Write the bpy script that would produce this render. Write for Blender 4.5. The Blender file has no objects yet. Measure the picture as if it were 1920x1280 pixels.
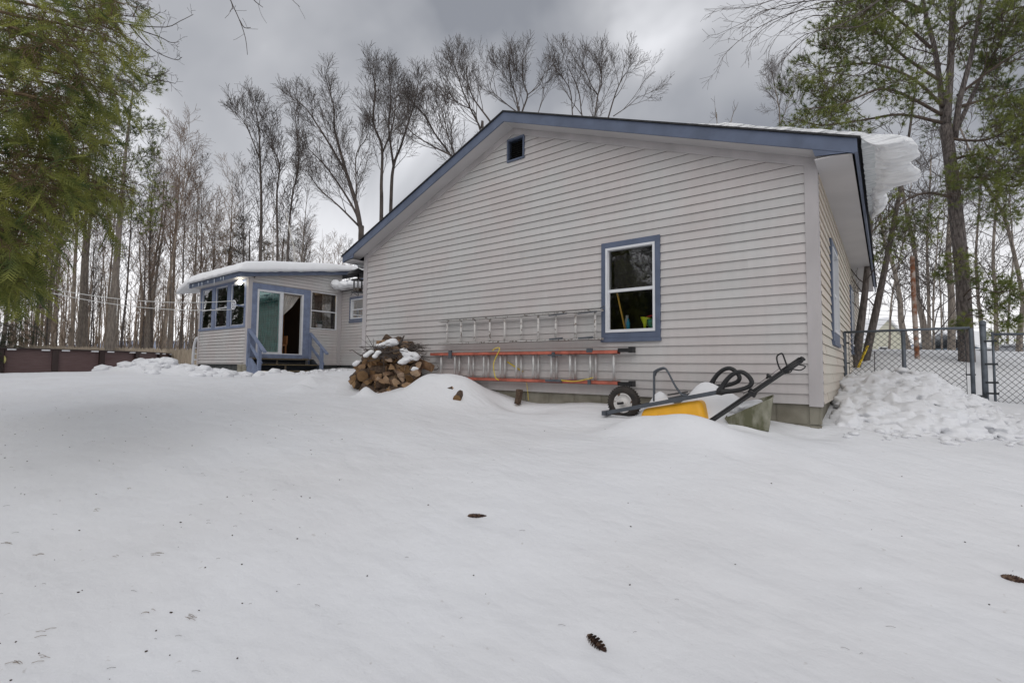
import bpy, math, random
import numpy as np
from mathutils import Vector, Matrix, noise
R = math.radians
SC = bpy.context.scene
COL = SC.collection
# ------------------------------------------------------------------ camera
# World axes: x runs along the gable wall (to the right), y away through the house, z up.
# The gable wall's right bottom corner of siding is the origin.
CAM = Vector((0.512, -5.646, 0.338)); YAW, PIT, ROL, FPX = 0.6566, 0.0534, 0.0095, 909.93
_RZ = Matrix.Rotation(YAW, 3, 'Z')
_F = _RZ @ Vector((0, math.cos(PIT), math.sin(PIT))); _U = _RZ @ Vector((0, -math.sin(PIT), math.cos(PIT))); _R0 = _RZ @ Vector((1, 0, 0))
CR = math.cos(ROL) * _R0 + math.sin(ROL) * _U; CU = math.cos(ROL) * _U - math.sin(ROL) * _R0
cd = bpy.data.cameras.new("camera"); cam = bpy.data.objects.new("camera", cd); COL.objects.link(cam)
cd.sensor_width = 36; cd.lens = 36 * FPX / 1920; cd.clip_start = 0.05; cd.clip_end = 5000
M = Matrix((CR, CU, -_F)).transposed().to_4x4(); M.translation = CAM; cam.matrix_world = M
SC.camera = cam
# ------------------------------------------------------------------ world and sun
W = bpy.data.worlds.new("World"); SC.world = W; W.use_nodes = True
nt = W.node_tree; nt.nodes.clear()
def N(t, typ, **kw):
    n = t.nodes.new(typ)
    for k, v in kw.items(): setattr(n, k, v)
    return n
SUN_EL, SUN_AZ = R(50), R(150)          # azimuth of the sun counted from +y clockwise
sky = N(nt, 'ShaderNodeTexSky', sky_type='NISHITA', sun_disc=False, sun_elevation=SUN_EL, sun_rotation=SUN_AZ, dust_density=3)
tc = N(nt, 'ShaderNodeTexCoord'); sep = N(nt, 'ShaderNodeSeparateXYZ'); nt.links.new(tc.outputs['Generated'], sep.inputs[0])
def mth(t, op, a, b=None, c=None):
    n = N(t, 'ShaderNodeMath', operation=op)
    for i, x in enumerate((a, b, c)):
        if x is None: continue
        if isinstance(x, (int, float)): n.inputs[i].default_value = x
        else: t.links.new(x, n.inputs[i])
    return n.outputs[0]
zc = mth(nt, 'ADD', mth(nt, 'MAXIMUM', sep.outputs[2], 0.0), 0.42)
cmb = N(nt, 'ShaderNodeCombineXYZ')
nt.links.new(mth(nt, 'DIVIDE', sep.outputs[0], zc), cmb.inputs[0]); nt.links.new(mth(nt, 'DIVIDE', sep.outputs[1], zc), cmb.inputs[1])
cmb.inputs[2].default_value = 5.3
nz = N(nt, 'ShaderNodeTexNoise'); nz.inputs['Scale'].default_value = 1.15; nz.inputs['Detail'].default_value = 5; nz.inputs['Roughness'].default_value = 0.45
nz.inputs['Distortion'].default_value = 0.5
nt.links.new(cmb.outputs[0], nz.inputs['Vector'])
rp = N(nt, 'ShaderNodeValToRGB'); e = rp.color_ramp.elements
e[0].position = 0.38; e[0].color = (.175, .183, .203, 1); e[1].position = 0.63; e[1].color = (.70, .705, .73, 1)
x_ = e.new(0.5); x_.color = (.315, .32, .337, 1)
nt.links.new(nz.outputs[0], rp.inputs[0])
# overcast deck is brighter near the horizon
hz = N(nt, 'ShaderNodeMapRange'); hz.inputs['From Min'].default_value = 0.0; hz.inputs['From Max'].default_value = 0.38
hz.inputs['To Min'].default_value = 1.0; hz.inputs['To Max'].default_value = 0.0; hz.interpolation_type = 'SMOOTHSTEP'
nt.links.new(sep.outputs[2], hz.inputs['Value'])
mx = N(nt, 'ShaderNodeMix', data_type='RGBA'); mx.inputs[7].default_value = (.84, .83, .84, 1)
nt.links.new(mth(nt, 'MULTIPLY', hz.outputs[0], 0.85), mx.inputs[0]); nt.links.new(rp.outputs[0], mx.inputs[6])
b1 = N(nt, 'ShaderNodeBackground'); b1.inputs[1].default_value = 0.06; nt.links.new(sky.outputs[0], b1.inputs[0])
b2 = N(nt, 'ShaderNodeBackground'); b2.inputs[1].default_value = 1.0; nt.links.new(mx.outputs[2], b2.inputs[0])
ms = N(nt, 'ShaderNodeMixShader'); ms.inputs[0].default_value = 0.92
nt.links.new(b1.outputs[0], ms.inputs[1]); nt.links.new(b2.outputs[0], ms.inputs[2])
wo = N(nt, 'ShaderNodeOutputWorld'); nt.links.new(ms.outputs[0], wo.inputs[0])
sl = bpy.data.lights.new("sun", 'SUN'); sl.energy = 0.5; sl.angle = R(70); sl.color = (1, .97, .92)
so = bpy.data.objects.new("sun", sl); COL.objects.link(so)
sdir = Vector((math.sin(SUN_AZ) * math.cos(SUN_EL), math.cos(SUN_AZ) * math.cos(SUN_EL), math.sin(SUN_EL)))
so.rotation_euler = sdir.to_track_quat('Z', 'Y').to_euler(); so.location = (0, 0, 20)
SC.view_settings.view_transform = 'Standard'; SC.view_settings.look = 'None'; SC.view_settings.exposure = 0.76; SC.view_settings.gamma = 1
# ------------------------------------------------------------------ helpers
rnd = random.Random(7)
def ray(px, py): return _F + CR * ((px - 960) / FPX) - CU * ((py - 640) / FPX)
def _ey(d): return d.dot(_RZ @ Vector((0, 1, 0)))
def at(px, py, Y):
    d = ray(px, py); return CAM + d * (Y / _ey(d))
def onv(px, py, v):            # point of the photo on the vertical plane y = v
    d = ray(px, py); return CAM + d * ((v - CAM.y) / d.y)
def onu(px, py, x):            # ... on the plane x = const
    d = ray(px, py); return CAM + d * ((x - CAM.x) / d.x)
def eye(X, Y): return _RZ @ Vector((X, Y, 0)) + Vector((CAM.x, CAM.y, 0))   # ground spot X right and Y ahead of the viewer

def mat(name, col, rough=.7, metal=0., spec=.4, var=0., scale=8., bump=0., bscale=30., bdist=.01, col2=None, ramp=(.35, .65), obj=True, coat=0., transl=0., stretch=None, det=5):
    m = bpy.data.materials.new(name); m.use_nodes = True; t = m.node_tree; p = t.nodes['Principled BSDF']
    p.inputs['Roughness'].default_value = rough; p.inputs['Metallic'].default_value = metal; p.inputs['Specular IOR Level'].default_value = spec
    p.inputs['Coat Weight'].default_value = coat
    c = (*col, 1); p.inputs['Base Color'].default_value = c
    co = N(t, 'ShaderNodeTexCoord'); vec = co.outputs['Object']
    if stretch:
        mp = N(t, 'ShaderNodeMapping'); mp.inputs['Scale'].default_value = stretch; t.links.new(vec, mp.inputs[0]); vec = mp.outputs[0]
    if var or col2:
        n = N(t, 'ShaderNodeTexNoise'); n.inputs['Scale'].default_value = scale; n.inputs['Detail'].default_value = det; t.links.new(vec, n.inputs['Vector'])
        r = N(t, 'ShaderNodeValToRGB'); r.color_ramp.elements[0].position = ramp[0]; r.color_ramp.elements[1].position = ramp[1]
        r.color_ramp.elements[0].color = c if col2 else (*[x * (1 - var) for x in col], 1)
        r.color_ramp.elements[1].color = (*col2, 1) if col2 else (*[min(1, x * (1 + var)) for x in col], 1)
        t.links.new(n.outputs[0], r.inputs[0]); t.links.new(r.outputs[0], p.inputs['Base Color'])
    if bump:
        n = N(t, 'ShaderNodeTexNoise'); n.inputs['Scale'].default_value = bscale; n.inputs['Detail'].default_value = 6; t.links.new(vec, n.inputs['Vector'])
        b = N(t, 'ShaderNodeBump'); b.inputs['Strength'].default_value = bump; b.inputs['Distance'].default_value = bdist
        t.links.new(n.outputs[0], b.inputs['Height']); t.links.new(b.outputs[0], p.inputs['Normal'])
    if transl:
        tr = N(t, 'ShaderNodeBsdfTranslucent'); mx = N(t, 'ShaderNodeMixShader'); mx.inputs[0].default_value = transl
        src = p.inputs['Base Color'].links[0].from_socket if p.inputs['Base Color'].links else None
        if src: t.links.new(src, tr.inputs[0])
        else: tr.inputs[0].default_value = c
        t.links.new(p.outputs[0], mx.inputs[1]); t.links.new(tr.outputs[0], mx.inputs[2]); t.links.new(mx.outputs[0], t.nodes['Material Output'].inputs[0])
    return m
def glassmat(name, tint=(1, 1, 1), rmin=.06):
    m = bpy.data.materials.new(name); m.use_nodes = True; t = m.node_tree; t.nodes.remove(t.nodes['Principled BSDF'])
    g = N(t, 'ShaderNodeBsdfGlossy'); g.inputs['Roughness'].default_value = .01; tr = N(t, 'ShaderNodeBsdfTransparent'); tr.inputs[0].default_value = (*tint, 1)
    fr = N(t, 'ShaderNodeFresnel'); fr.inputs[0].default_value = 1.5; mx = N(t, 'ShaderNodeMixShader')
    t.links.new(mth(t, 'MAXIMUM', fr.outputs[0], rmin), mx.inputs[0]); t.links.new(tr.outputs[0], mx.inputs[1]); t.links.new(g.outputs[0], mx.inputs[2])
    t.links.new(mx.outputs[0], t.nodes['Material Output'].inputs[0]); return m
def emit(name, col, s):
    m = bpy.data.materials.new(name); m.use_nodes = True; p = m.node_tree.nodes['Principled BSDF']
    p.inputs['Emission Color'].default_value = (*col, 1); p.inputs['Emission Strength'].default_value = s; return m

class Frame:                    # wall frame: a along the wall, b up, c outward
    def __init__(s, o, ax, out): s.o = Vector(o); s.ax = Vector(ax); s.out = Vector(out)
    def __call__(s, a, b, c): return s.o + s.ax * a + Vector((0, 0, b)) + s.out * c
IDF = lambda a, b, c: Vector((a, b, c))

class MB:
    def __init__(s): s.v = []; s.f = []; s.F = IDF; s.sm = []; s.ch = []
    def add(s, vs, fs, smooth=False):
        n = len(s.v); s.ch.append((n, len(s.f))); s.v += [tuple(x) for x in vs]; s.f += [tuple(i + n for i in f) for f in fs]; s.sm += [smooth] * len(fs)
    def box(s, x0, x1, y0, y1, z0, z1, F=None):
        F = F or s.F
        s.add([F(x, y, z) for z in (z0, z1) for y in (y0, y1) for x in (x0, x1)],
              [(0, 2, 3, 1), (4, 5, 7, 6), (0, 1, 5, 4), (2, 6, 7, 3), (0, 4, 6, 2), (1, 3, 7, 5)])
    def bbox(s, c, hx, hy, hz, M3):      # oriented box
        c = Vector(c)
        s.add([c + M3 @ Vector((x * hx, y * hy, z * hz)) for z in (-1, 1) for y in (-1, 1) for x in (-1, 1)],
              [(0, 2, 3, 1), (4, 5, 7, 6), (0, 1, 5, 4), (2, 6, 7, 3), (0, 4, 6, 2), (1, 3, 7, 5)])
    def bar(s, p, q, w, h, up=Vector((0, 0, 1))):   # rectangular bar from p to q
        p, q = Vector(p), Vector(q); d = (q - p); L = d.length; d.normalize()
        x = d.cross(up)
        if x.length < 1e-4: x = d.cross(Vector((1, 0, 0)))
        x.normalize(); z = x.cross(d)
        s.bbox((p + q) / 2, w / 2, L / 2, h / 2, Matrix((x, d, z)).transposed())
    def prism(s, poly, c0, c1, F=None):  # poly in (a,b), extruded c0..c1
        F = F or s.F; n = len(poly)
        s.add([F(a, b, c0) for a, b in poly] + [F(a, b, c1) for a, b in poly],
              [tuple(range(n))[::-1], tuple(range(n, 2 * n))] + [(i, (i + 1) % n, n + (i + 1) % n, n + i) for i in range(n)])
    def quad(s, a, b, c, d): s.add([a, b, c, d], [(0, 1, 2, 3)])
    def tube(s, pts, rad, k=6, cap=True, closed=False):
        n = len(pts); pts = [Vector(p) for p in pts]
        if not hasattr(rad, '__len__'): rad = [rad] * n
        vs = []; px = None
        for i in range(n):
            if closed: t = pts[(i + 1) % n] - pts[i - 1]
            else: t = pts[min(i + 1, n - 1)] - pts[max(i - 1, 0)]
            if t.length < 1e-9: t = Vector((0, 0, 1))
            t.normalize()
            if px is None:
                px = t.cross(Vector((0, 0, 1)) if abs(t.z) < .9 else Vector((1, 0, 0)))
            px = px - t * px.dot(t)
            if px.length < 1e-6: px = t.orthogonal()
            px.normalize(); py = t.cross(px)
            for j in range(k):
                a = 2 * math.pi * j / k; vs.append(pts[i] + (px * math.cos(a) + py * math.sin(a)) * rad[i])
        fs = [(i * k + j, i * k + (j + 1) % k, (i + 1) * k + (j + 1) % k, (i + 1) * k + j) for i in range(n - 1) for j in range(k)]
        if closed: fs += [((n - 1) * k + j, (n - 1) * k + (j + 1) % k, (j + 1) % k, j) for j in range(k)]
        elif cap: fs += [tuple(range(k))[::-1], tuple(range((n - 1) * k, n * k))]
        s.add(vs, fs, True)
    def lathe(s, o, prof, k=24, ax=Vector((0, 0, 1))):   # prof: (r, z)
        ax = Vector(ax).normalized(); x = ax.orthogonal().normalized(); y = ax.cross(x); o = Vector(o); m = len(prof)
        vs = [o + ax * z + (x * math.cos(2 * math.pi * j / k) + y * math.sin(2 * math.pi * j / k)) * r for r, z in prof for j in range(k)]
        fs = [(i * k + j, i * k + (j + 1) % k, (i + 1) * k + (j + 1) % k, (i + 1) * k + j) for i in range(m - 1) for j in range(k)]
        s.add(vs, fs, True)
    def each(s, name, m, parent=None, base=None, sizes=None):   # every added piece (or run of pieces) its own object
        st = list(s.ch) + [(len(s.v), len(s.f))]; i = 0; out = []; sizes = sizes or [1] * (len(st) - 1)
        for n in sizes:
            (v0, f0), (v1, f1) = st[i], st[i + n]; b = MB(); b.v = s.v[v0:v1]; b.f = [tuple(j - v0 for j in f) for f in s.f[f0:f1]]; b.sm = s.sm[f0:f1]; out.append(b.build(name, m, parent, base)); i += n
        return out
    def build(s, name, m, parent=None, base=None):
        root = parent
        while root is not None and root.parent is not None: root = root.parent
        off = root.location if root is not None else (Vector(base) if base is not None else Vector((0, 0, 0)))
        me = bpy.data.meshes.new(name); me.from_pydata([(x[0] - off[0], x[1] - off[1], x[2] - off[2]) for x in s.v], [], s.f)
        me.polygons.foreach_set('use_smooth', s.sm); me.materials.append(m); me.update()
        o = bpy.data.objects.new(name, me); COL.objects.link(o)
        if parent is not None: o.parent = parent
        elif base is not None: o.location = base
        return o
def npmesh(name, V, Fc, m, parent=None, base=None, smooth=False):
    root = parent
    while root is not None and root.parent is not None: root = root.parent
    off = np.array(root.location if root is not None else (base if base is not None else (0, 0, 0)))
    V = np.asarray(V, dtype=np.float32) - off; Fc = np.asarray(Fc, dtype=np.int32); k = Fc.shape[1]
    me = bpy.data.meshes.new(name); me.vertices.add(len(V)); me.vertices.foreach_set('co', V.astype(np.float32).ravel())
    me.loops.add(Fc.size); me.loops.foreach_set('vertex_index', Fc.ravel()); me.polygons.add(len(Fc))
    me.polygons.foreach_set('loop_start', np.arange(0, Fc.size, k, dtype=np.int32))
    me.polygons.foreach_set('use_smooth', np.full(len(Fc), smooth)); me.update(calc_edges=True); me.validate(); me.materials.append(m)
    o = bpy.data.objects.new(name, me); COL.objects.link(o)
    if parent is not None: o.parent = parent
    elif base is not None: o.location = base
    return o
def tag(o, label=None, cat=None, group=None, kind=None):
    if label: o['label'] = label
    if cat: o['category'] = cat
    if group: o['group'] = group
    if kind: o['kind'] = kind
    return o
def thing(name, label, cat, loc, group=None):
    o = bpy.data.objects.new(name, None); COL.objects.link(o); o.location = loc; o.empty_display_size = .2
    return tag(o, label, cat, group)
def dup(root, loc, rz=0, s=1, label=None, group=None):
    r = root.copy(); COL.objects.link(r); r.location = loc; r.rotation_euler = (0, 0, rz); r.scale = (s, s, s)
    if label: r['label'] = label
    if group: r['group'] = group
    for ch in list(root.children):
        c = ch.copy(); COL.objects.link(c); c.parent = r
        for g in list(ch.children):
            d = g.copy(); COL.objects.link(d); d.parent = c
    return r
def smooth_path(pts, n=4):      # Catmull-Rom
    P = [Vector(p) for p in pts]; P = [P[0] * 2 - P[1]] + P + [P[-1] * 2 - P[-2]]; out = []
    for i in range(1, len(P) - 2):
        for j in range(n):
            t = j / n; a, b, c, d = P[i - 1:i + 3]
            out.append(.5 * ((2 * b) + (c - a) * t + (2 * a - 5 * b + 4 * c - d) * t * t + (3 * b - a - 3 * c + d) * t ** 3))
    out.append(P[-2]); return out
# ------------------------------------------------------------------ materials
def siding_mat(name, col):
    m = bpy.data.materials.new(name); m.use_nodes = True; t = m.node_tree; p = t.nodes['Principled BSDF']
    p.inputs['Roughness'].default_value = .55; p.inputs['Specular IOR Level'].default_value = .3
    g = N(t, 'ShaderNodeNewGeometry'); sp = N(t, 'ShaderNodeSeparateXYZ'); t.links.new(g.outputs['Position'], sp.inputs[0])
    fl = mth(t, 'FLOOR', mth(t, 'DIVIDE', mth(t, 'ADD', sp.outputs[2], .001), .1016))
    seg = mth(t, 'FLOOR', mth(t, 'ADD', mth(t, 'DIVIDE', mth(t, 'ADD', sp.outputs[0], sp.outputs[1]), 3.6), mth(t, 'MULTIPLY', fl, .37)))
    wn = N(t, 'ShaderNodeTexWhiteNoise', noise_dimensions='2D'); cb = N(t, 'ShaderNodeCombineXYZ'); t.links.new(fl, cb.inputs[0]); t.links.new(seg, cb.inputs[1]); t.links.new(cb.outputs[0], wn.inputs['Vector'])
    n = N(t, 'ShaderNodeTexNoise'); n.inputs['Scale'].default_value = 1.1; n.inputs['Detail'].default_value = 6; t.links.new(g.outputs['Position'], n.inputs['Vector'])
    mp = N(t, 'ShaderNodeMapping'); mp.inputs['Scale'].default_value = (14, 14, 1.2); t.links.new(g.outputs['Position'], mp.inputs[0])
    n2 = N(t, 'ShaderNodeTexNoise'); n2.inputs['Scale'].default_value = 1; n2.inputs['Detail'].default_value = 7; t.links.new(mp.outputs[0], n2.inputs['Vector'])
    f = mth(t, 'ADD', mth(t, 'MULTIPLY', wn.outputs[0], .07), mth(t, 'ADD', mth(t, 'MULTIPLY', n.outputs[0], .16), mth(t, 'MULTIPLY', n2.outputs[0], .14)))
    f = mth(t, 'ADD', f, .82)
    low = N(t, 'ShaderNodeMapRange'); low.inputs['From Min'].default_value = -.02; low.inputs['From Max'].default_value = .45; low.inputs['To Min'].default_value = .86; low.inputs['To Max'].default_value = 1
    t.links.new(mth(t, 'ADD', sp.outputs[2], mth(t, 'MULTIPLY', n2.outputs[0], .2)), low.inputs['Value'])    # splash dirt low on the boards
    vm = N(t, 'ShaderNodeVectorMath', operation='SCALE'); vm.inputs[0].default_value = col; t.links.new(mth(t, 'MULTIPLY', f, low.outputs[0]), vm.inputs['Scale'])
    mx = N(t, 'ShaderNodeMix', data_type='RGBA'); mx.inputs[0].default_value = .5
    hue = N(t, 'ShaderNodeValToRGB'); hue.color_ramp.elements[0].position = .4; hue.color_ramp.elements[1].position = .6
    hue.color_ramp.elements[0].color = (1.0, .965, .95, 1); hue.color_ramp.elements[1].color = (.965, .985, .975, 1)
    n3 = N(t, 'ShaderNodeTexNoise'); n3.inputs['Scale'].default_value = .9; n3.inputs['Detail'].default_value = 3; t.links.new(mp.outputs[0], n3.inputs['Vector'])
    t.links.new(n.outputs[0], hue.inputs[0])
    vv = N(t, 'ShaderNodeVectorMath', operation='MULTIPLY'); t.links.new(vm.outputs[0], vv.inputs[0]); t.links.new(hue.outputs[0], vv.inputs[1])
    t.links.new(vv.outputs[0], p.inputs['Base Color'])
    b = N(t, 'ShaderNodeBump'); b.inputs['Strength'].default_value = .18; b.inputs['Distance'].default_value = .01
    mp2 = N(t, 'ShaderNodeMapping'); mp2.inputs['Scale'].default_value = (1.2, 1.2, 6); t.links.new(g.outputs['Position'], mp2.inputs[0])
    n4 = N(t, 'ShaderNodeTexNoise'); n4.inputs['Scale'].default_value = 1.5; n4.inputs['Detail'].default_value = 3; t.links.new(mp2.outputs[0], n4.inputs['Vector'])
    t.links.new(n4.outputs[0], b.inputs['Height']); t.links.new(b.outputs[0], p.inputs['Normal'])
    return m
M_side = siding_mat('lilac_grey_siding', (.50, .48, .475))
M_cream = siding_mat('cream_siding', (.57, .52, .45))
M_trimw = mat('painted_corner_board', (.43, .405, .405), .6, var=.10, scale=3, stretch=(1, 1, .3), bump=.1, bscale=40)
M_soff = mat('soffit_paint', (.47, .455, .455), .6, var=.05, scale=2)
M_blue = mat('blue_grey_trim', (.092, .115, .172), .55, var=.12, scale=5, bump=.1, bscale=30)
M_bluel = mat('faded_blue_trim', (.17, .205, .30), .6, var=.15, scale=6)
M_white = mat('white_vinyl', (.64, .65, .67), .4, var=.04, scale=6)
M_cement = mat('concrete_block', (.17, .155, .12), .9, col2=(.25, .235, .19), scale=6, bump=.5, bscale=60, bdist=.006)
M_shing = mat('dark_shingle', (.03, .03, .032), .9, var=.3, scale=30)
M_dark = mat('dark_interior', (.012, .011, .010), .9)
M_wood_in = mat('varnished_panelling', (.38, .16, .035), .5, var=.3, scale=6, stretch=(8, 8, .5))
M_glass = glassmat('window_glass')
M_alu = mat('aluminium', (.50, .50, .49), .5, metal=.35, var=.15, scale=12)
M_pitted = mat('paint_spattered_aluminium', (.56, .54, .52), .6, metal=.0, col2=(.16, .13, .11), scale=22, ramp=(.54, .64), bump=.3, bscale=60)
M_orange = mat('orange_fibreglass', (.38, .105, .07), .65, var=.3, scale=9, stretch=(1, 1, 1))
M_black = mat('black_plastic', (.015, .015, .016), .45)
M_blackm = mat('black_painted_steel', (.02, .02, .022), .4, var=.3)
M_grey = mat('grey_painted_steel', (.075, .085, .10), .45, var=.12, scale=10)
M_yellow = mat('yellow_poly', (.72, .36, .012), .4, var=.1, scale=5)
M_rope = mat('yellow_rope', (.62, .48, .05), .7)
M_tyre = mat('tyre_rubber', (.022, .02, .019), .8, col2=(.05, .04, .033), scale=12, bump=.3, bscale=80)
M_rim = mat('chipped_white_rim', (.62, .60, .58), .45, col2=(.12, .07, .04), scale=15, ramp=(.60, .64))
M_olive = mat('algae_stained_plastic', (.10, .10, .055), .6, col2=(.33, .32, .26), scale=4, stretch=(3, 3, 1.2), ramp=(.42, .72))
M_galv = mat('galvanised_pipe', (.105, .12, .14), .5, metal=.35, var=.2, scale=9)
M_wire = mat('dark_fence_wire', (.02, .024, .028), .5)
M_rust = mat('rusty_pipe', (.22, .085, .04), .85, col2=(.42, .36, .32), scale=7, ramp=(.42, .58), bump=.4, bscale=40)
M_deck = mat('weathered_tread', (.13, .10, .055), .85, var=.4, scale=6, bump=.3, stretch=(1, 6, 6))
M_riser = mat('dark_riser', (.03, .035, .045), .8)
M_bark = mat('grey_bark', (.16, .135, .115), .95, col2=(.30, .26, .22), scale=5, stretch=(4, 4, .8), bump=.7, bscale=14, bdist=.03)
M_barkd = mat('dark_bark', (.075, .062, .055), .95, col2=(.17, .145, .13), scale=6, stretch=(5, 5, .9), bump=.9, bscale=16, bdist=.03)
M_barkp = mat('pale_bark', (.38, .31, .245), .95, col2=(.17, .14, .115), scale=4, stretch=(3, 3, .7), bump=.5, bscale=12, bdist=.03)
M_twig = mat('twig_bark', (.085, .07, .062), .9, var=.3, scale=2)
M_twigp = mat('tan_twigs', (.23, .165, .12), .9, var=.3, scale=2)
M_needle = mat('pine_needles', (.07, .105, .028), .6, col2=(.25, .28, .07), scale=1.6, ramp=(.35, .6), transl=.25)
M_needleb = mat('winter_needles', (.055, .055, .02), .65, col2=(.14, .105, .04), scale=1.4, ramp=(.4, .6), transl=.2)
M_hem = mat('hemlock_sprays', (.055, .09, .03), .6, col2=(.33, .34, .085), scale=4.5, ramp=(.36, .60), transl=.5)
M_end = mat('split_wood', (.44, .28, .145), .85, col2=(.10, .05, .025), scale=7, ramp=(.36, .62), bump=.9, bscale=30, stretch=(1, 1, 1))
_t = M_end.node_tree; _p = _t.nodes['Principled BSDF']; _src = _p.inputs['Base Color'].links[0].from_socket; _oi = N(_t, 'ShaderNodeObjectInfo'); _hs = N(_t, 'ShaderNodeHueSaturation')
_mr = N(_t, 'ShaderNodeMapRange'); _mr.inputs['To Min'].default_value = .40; _mr.inputs['To Max'].default_value = 1.30; _t.links.new(_oi.outputs['Random'], _mr.inputs['Value']); _t.links.new(_mr.outputs[0], _hs.inputs['Value'])
_ms = N(_t, 'ShaderNodeMapRange'); _ms.inputs['To Min'].default_value = 1.1; _ms.inputs['To Max'].default_value = .65; _t.links.new(_oi.outputs['Random'], _ms.inputs['Value']); _t.links.new(_ms.outputs[0], _hs.inputs['Saturation'])
_t.links.new(_src, _hs.inputs['Color']); _t.links.new(_hs.outputs[0], _p.inputs['Base Color'])
M_logbark = mat('log_bark', (.055, .036, .024), .95, col2=(.12, .08, .055), scale=20, bump=.8, bscale=30, bdist=.02)
M_pool = mat('brown_pool_wall', (.115, .068, .064), .55, col2=(.165, .108, .105), scale=3, stretch=(1, 1, 14), ramp=(.3, .7))
M_poolp = mat('dark_pool_post', (.045, .028, .025), .5)
M_picket = mat('weathered_pickets', (.42, .35, .27), .85, var=.25, scale=5, stretch=(6, 6, .6))
M_cone = mat('pine_cone_scales', (.045, .022, .016), .8, col2=(.17, .11, .075), scale=60, ramp=(.5, .62))

def snow_mat(name, dirt=.0, scale_b=1.0, col=(.735, .745, .77)):
    m = bpy.data.materials.new(name); m.use_nodes = True; t = m.node_tree; p = t.nodes['Principled BSDF']
    p.inputs['Roughness'].default_value = .75; p.inputs['Specular IOR Level'].default_value = .25
    p.inputs['Subsurface Weight'].default_value = 0.0
    co = N(t, 'ShaderNodeTexCoord')
    n = N(t, 'ShaderNodeTexNoise'); n.inputs['Scale'].default_value = .7; n.inputs['Detail'].default_value = 6; t.links.new(co.outputs['Object'], n.inputs['Vector'])
    r = N(t, 'ShaderNodeValToRGB'); r.color_ramp.elements[0].position = .3; r.color_ramp.elements[1].position = .7
    r.color_ramp.elements[0].color = (col[0] * .94, col[1] * .93, col[2] * .92, 1); r.color_ramp.elements[1].color = (*col, 1)
    t.links.new(n.outputs[0], r.inputs[0])
    # fine specks of litter
    v = N(t, 'ShaderNodeTexVoronoi'); v.inputs['Scale'].default_value = 7.; t.links.new(co.outputs['Object'], v.inputs['Vector'])
    n5 = N(t, 'ShaderNodeTexNoise'); n5.inputs['Scale'].default_value = 22; n5.inputs['Detail'].default_value = 3; t.links.new(co.outputs['Object'], n5.inputs['Vector'])
    r2 = N(t, 'ShaderNodeMapRange'); r2.inputs['From Min'].default_value = .70; r2.inputs['From Max'].default_value = .80; r2.inputs['To Min'].default_value = 0; r2.inputs['To Max'].default_value = .35 + dirt
    t.links.new(n5.outputs[0], r2.inputs['Value'])
    mx = N(t, 'ShaderNodeMix', data_type='RGBA'); mx.inputs[7].default_value = (.30, .26, .21, 1)
    t.links.new(r2.outputs[0], mx.inputs[0]); t.links.new(r.outputs[0], mx.inputs[6]); t.links.new(mx.outputs[2], p.inputs['Base Color'])
    def nb(sc, st, dist, prev=None, vec=None, det=5):
        q = N(t, 'ShaderNodeTexNoise'); q.inputs['Scale'].default_value = sc; q.inputs['Detail'].default_value = det
        t.links.new(vec or co.outputs['Object'], q.inputs['Vector'])
        b = N(t, 'ShaderNodeBump'); b.inputs['Strength'].default_value = st; b.inputs['Distance'].default_value = dist
        t.links.new(q.outputs[0], b.inputs['Height'])
        if prev: t.links.new(prev, b.inputs['Normal'])
        return b.outputs[0]
    mp = N(t, 'ShaderNodeMapping'); mp.inputs['Rotation'].default_value = (0, 0, R(-28)); mp.inputs['Scale'].default_value = (1, 1.8, 1); t.links.new(co.outputs['Object'], mp.inputs[0])
    a = nb(1.9, .85 * scale_b, .05, None, mp.outputs[0], 3)
    a = nb(7, .5 * scale_b, .012, a, mp.outputs[0], 6); a = nb(70, .55, .003, a)
    t.links.new(a, p.inputs['Normal']); return m
M_snow = snow_mat('settled_snow'); M_snowc = snow_mat('crumbled_snow', .25, .8); M_snowr = snow_mat('roof_snow', 0, .5, (.84, .85, .87))
M_slab = mat('layered_roof_snow', (.72, .73, .75), .6, col2=(.86, .87, .88), scale=1.0, stretch=(2.5, 9, 26), ramp=(.36, .52), bump=1., bscale=1.2, bdist=.05)
M_ice = mat('grey_ice', (.42, .46, .47), .3, col2=(.68, .70, .71), scale=9, stretch=(1, 3, 1), bump=.3, bscale=12)
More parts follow.
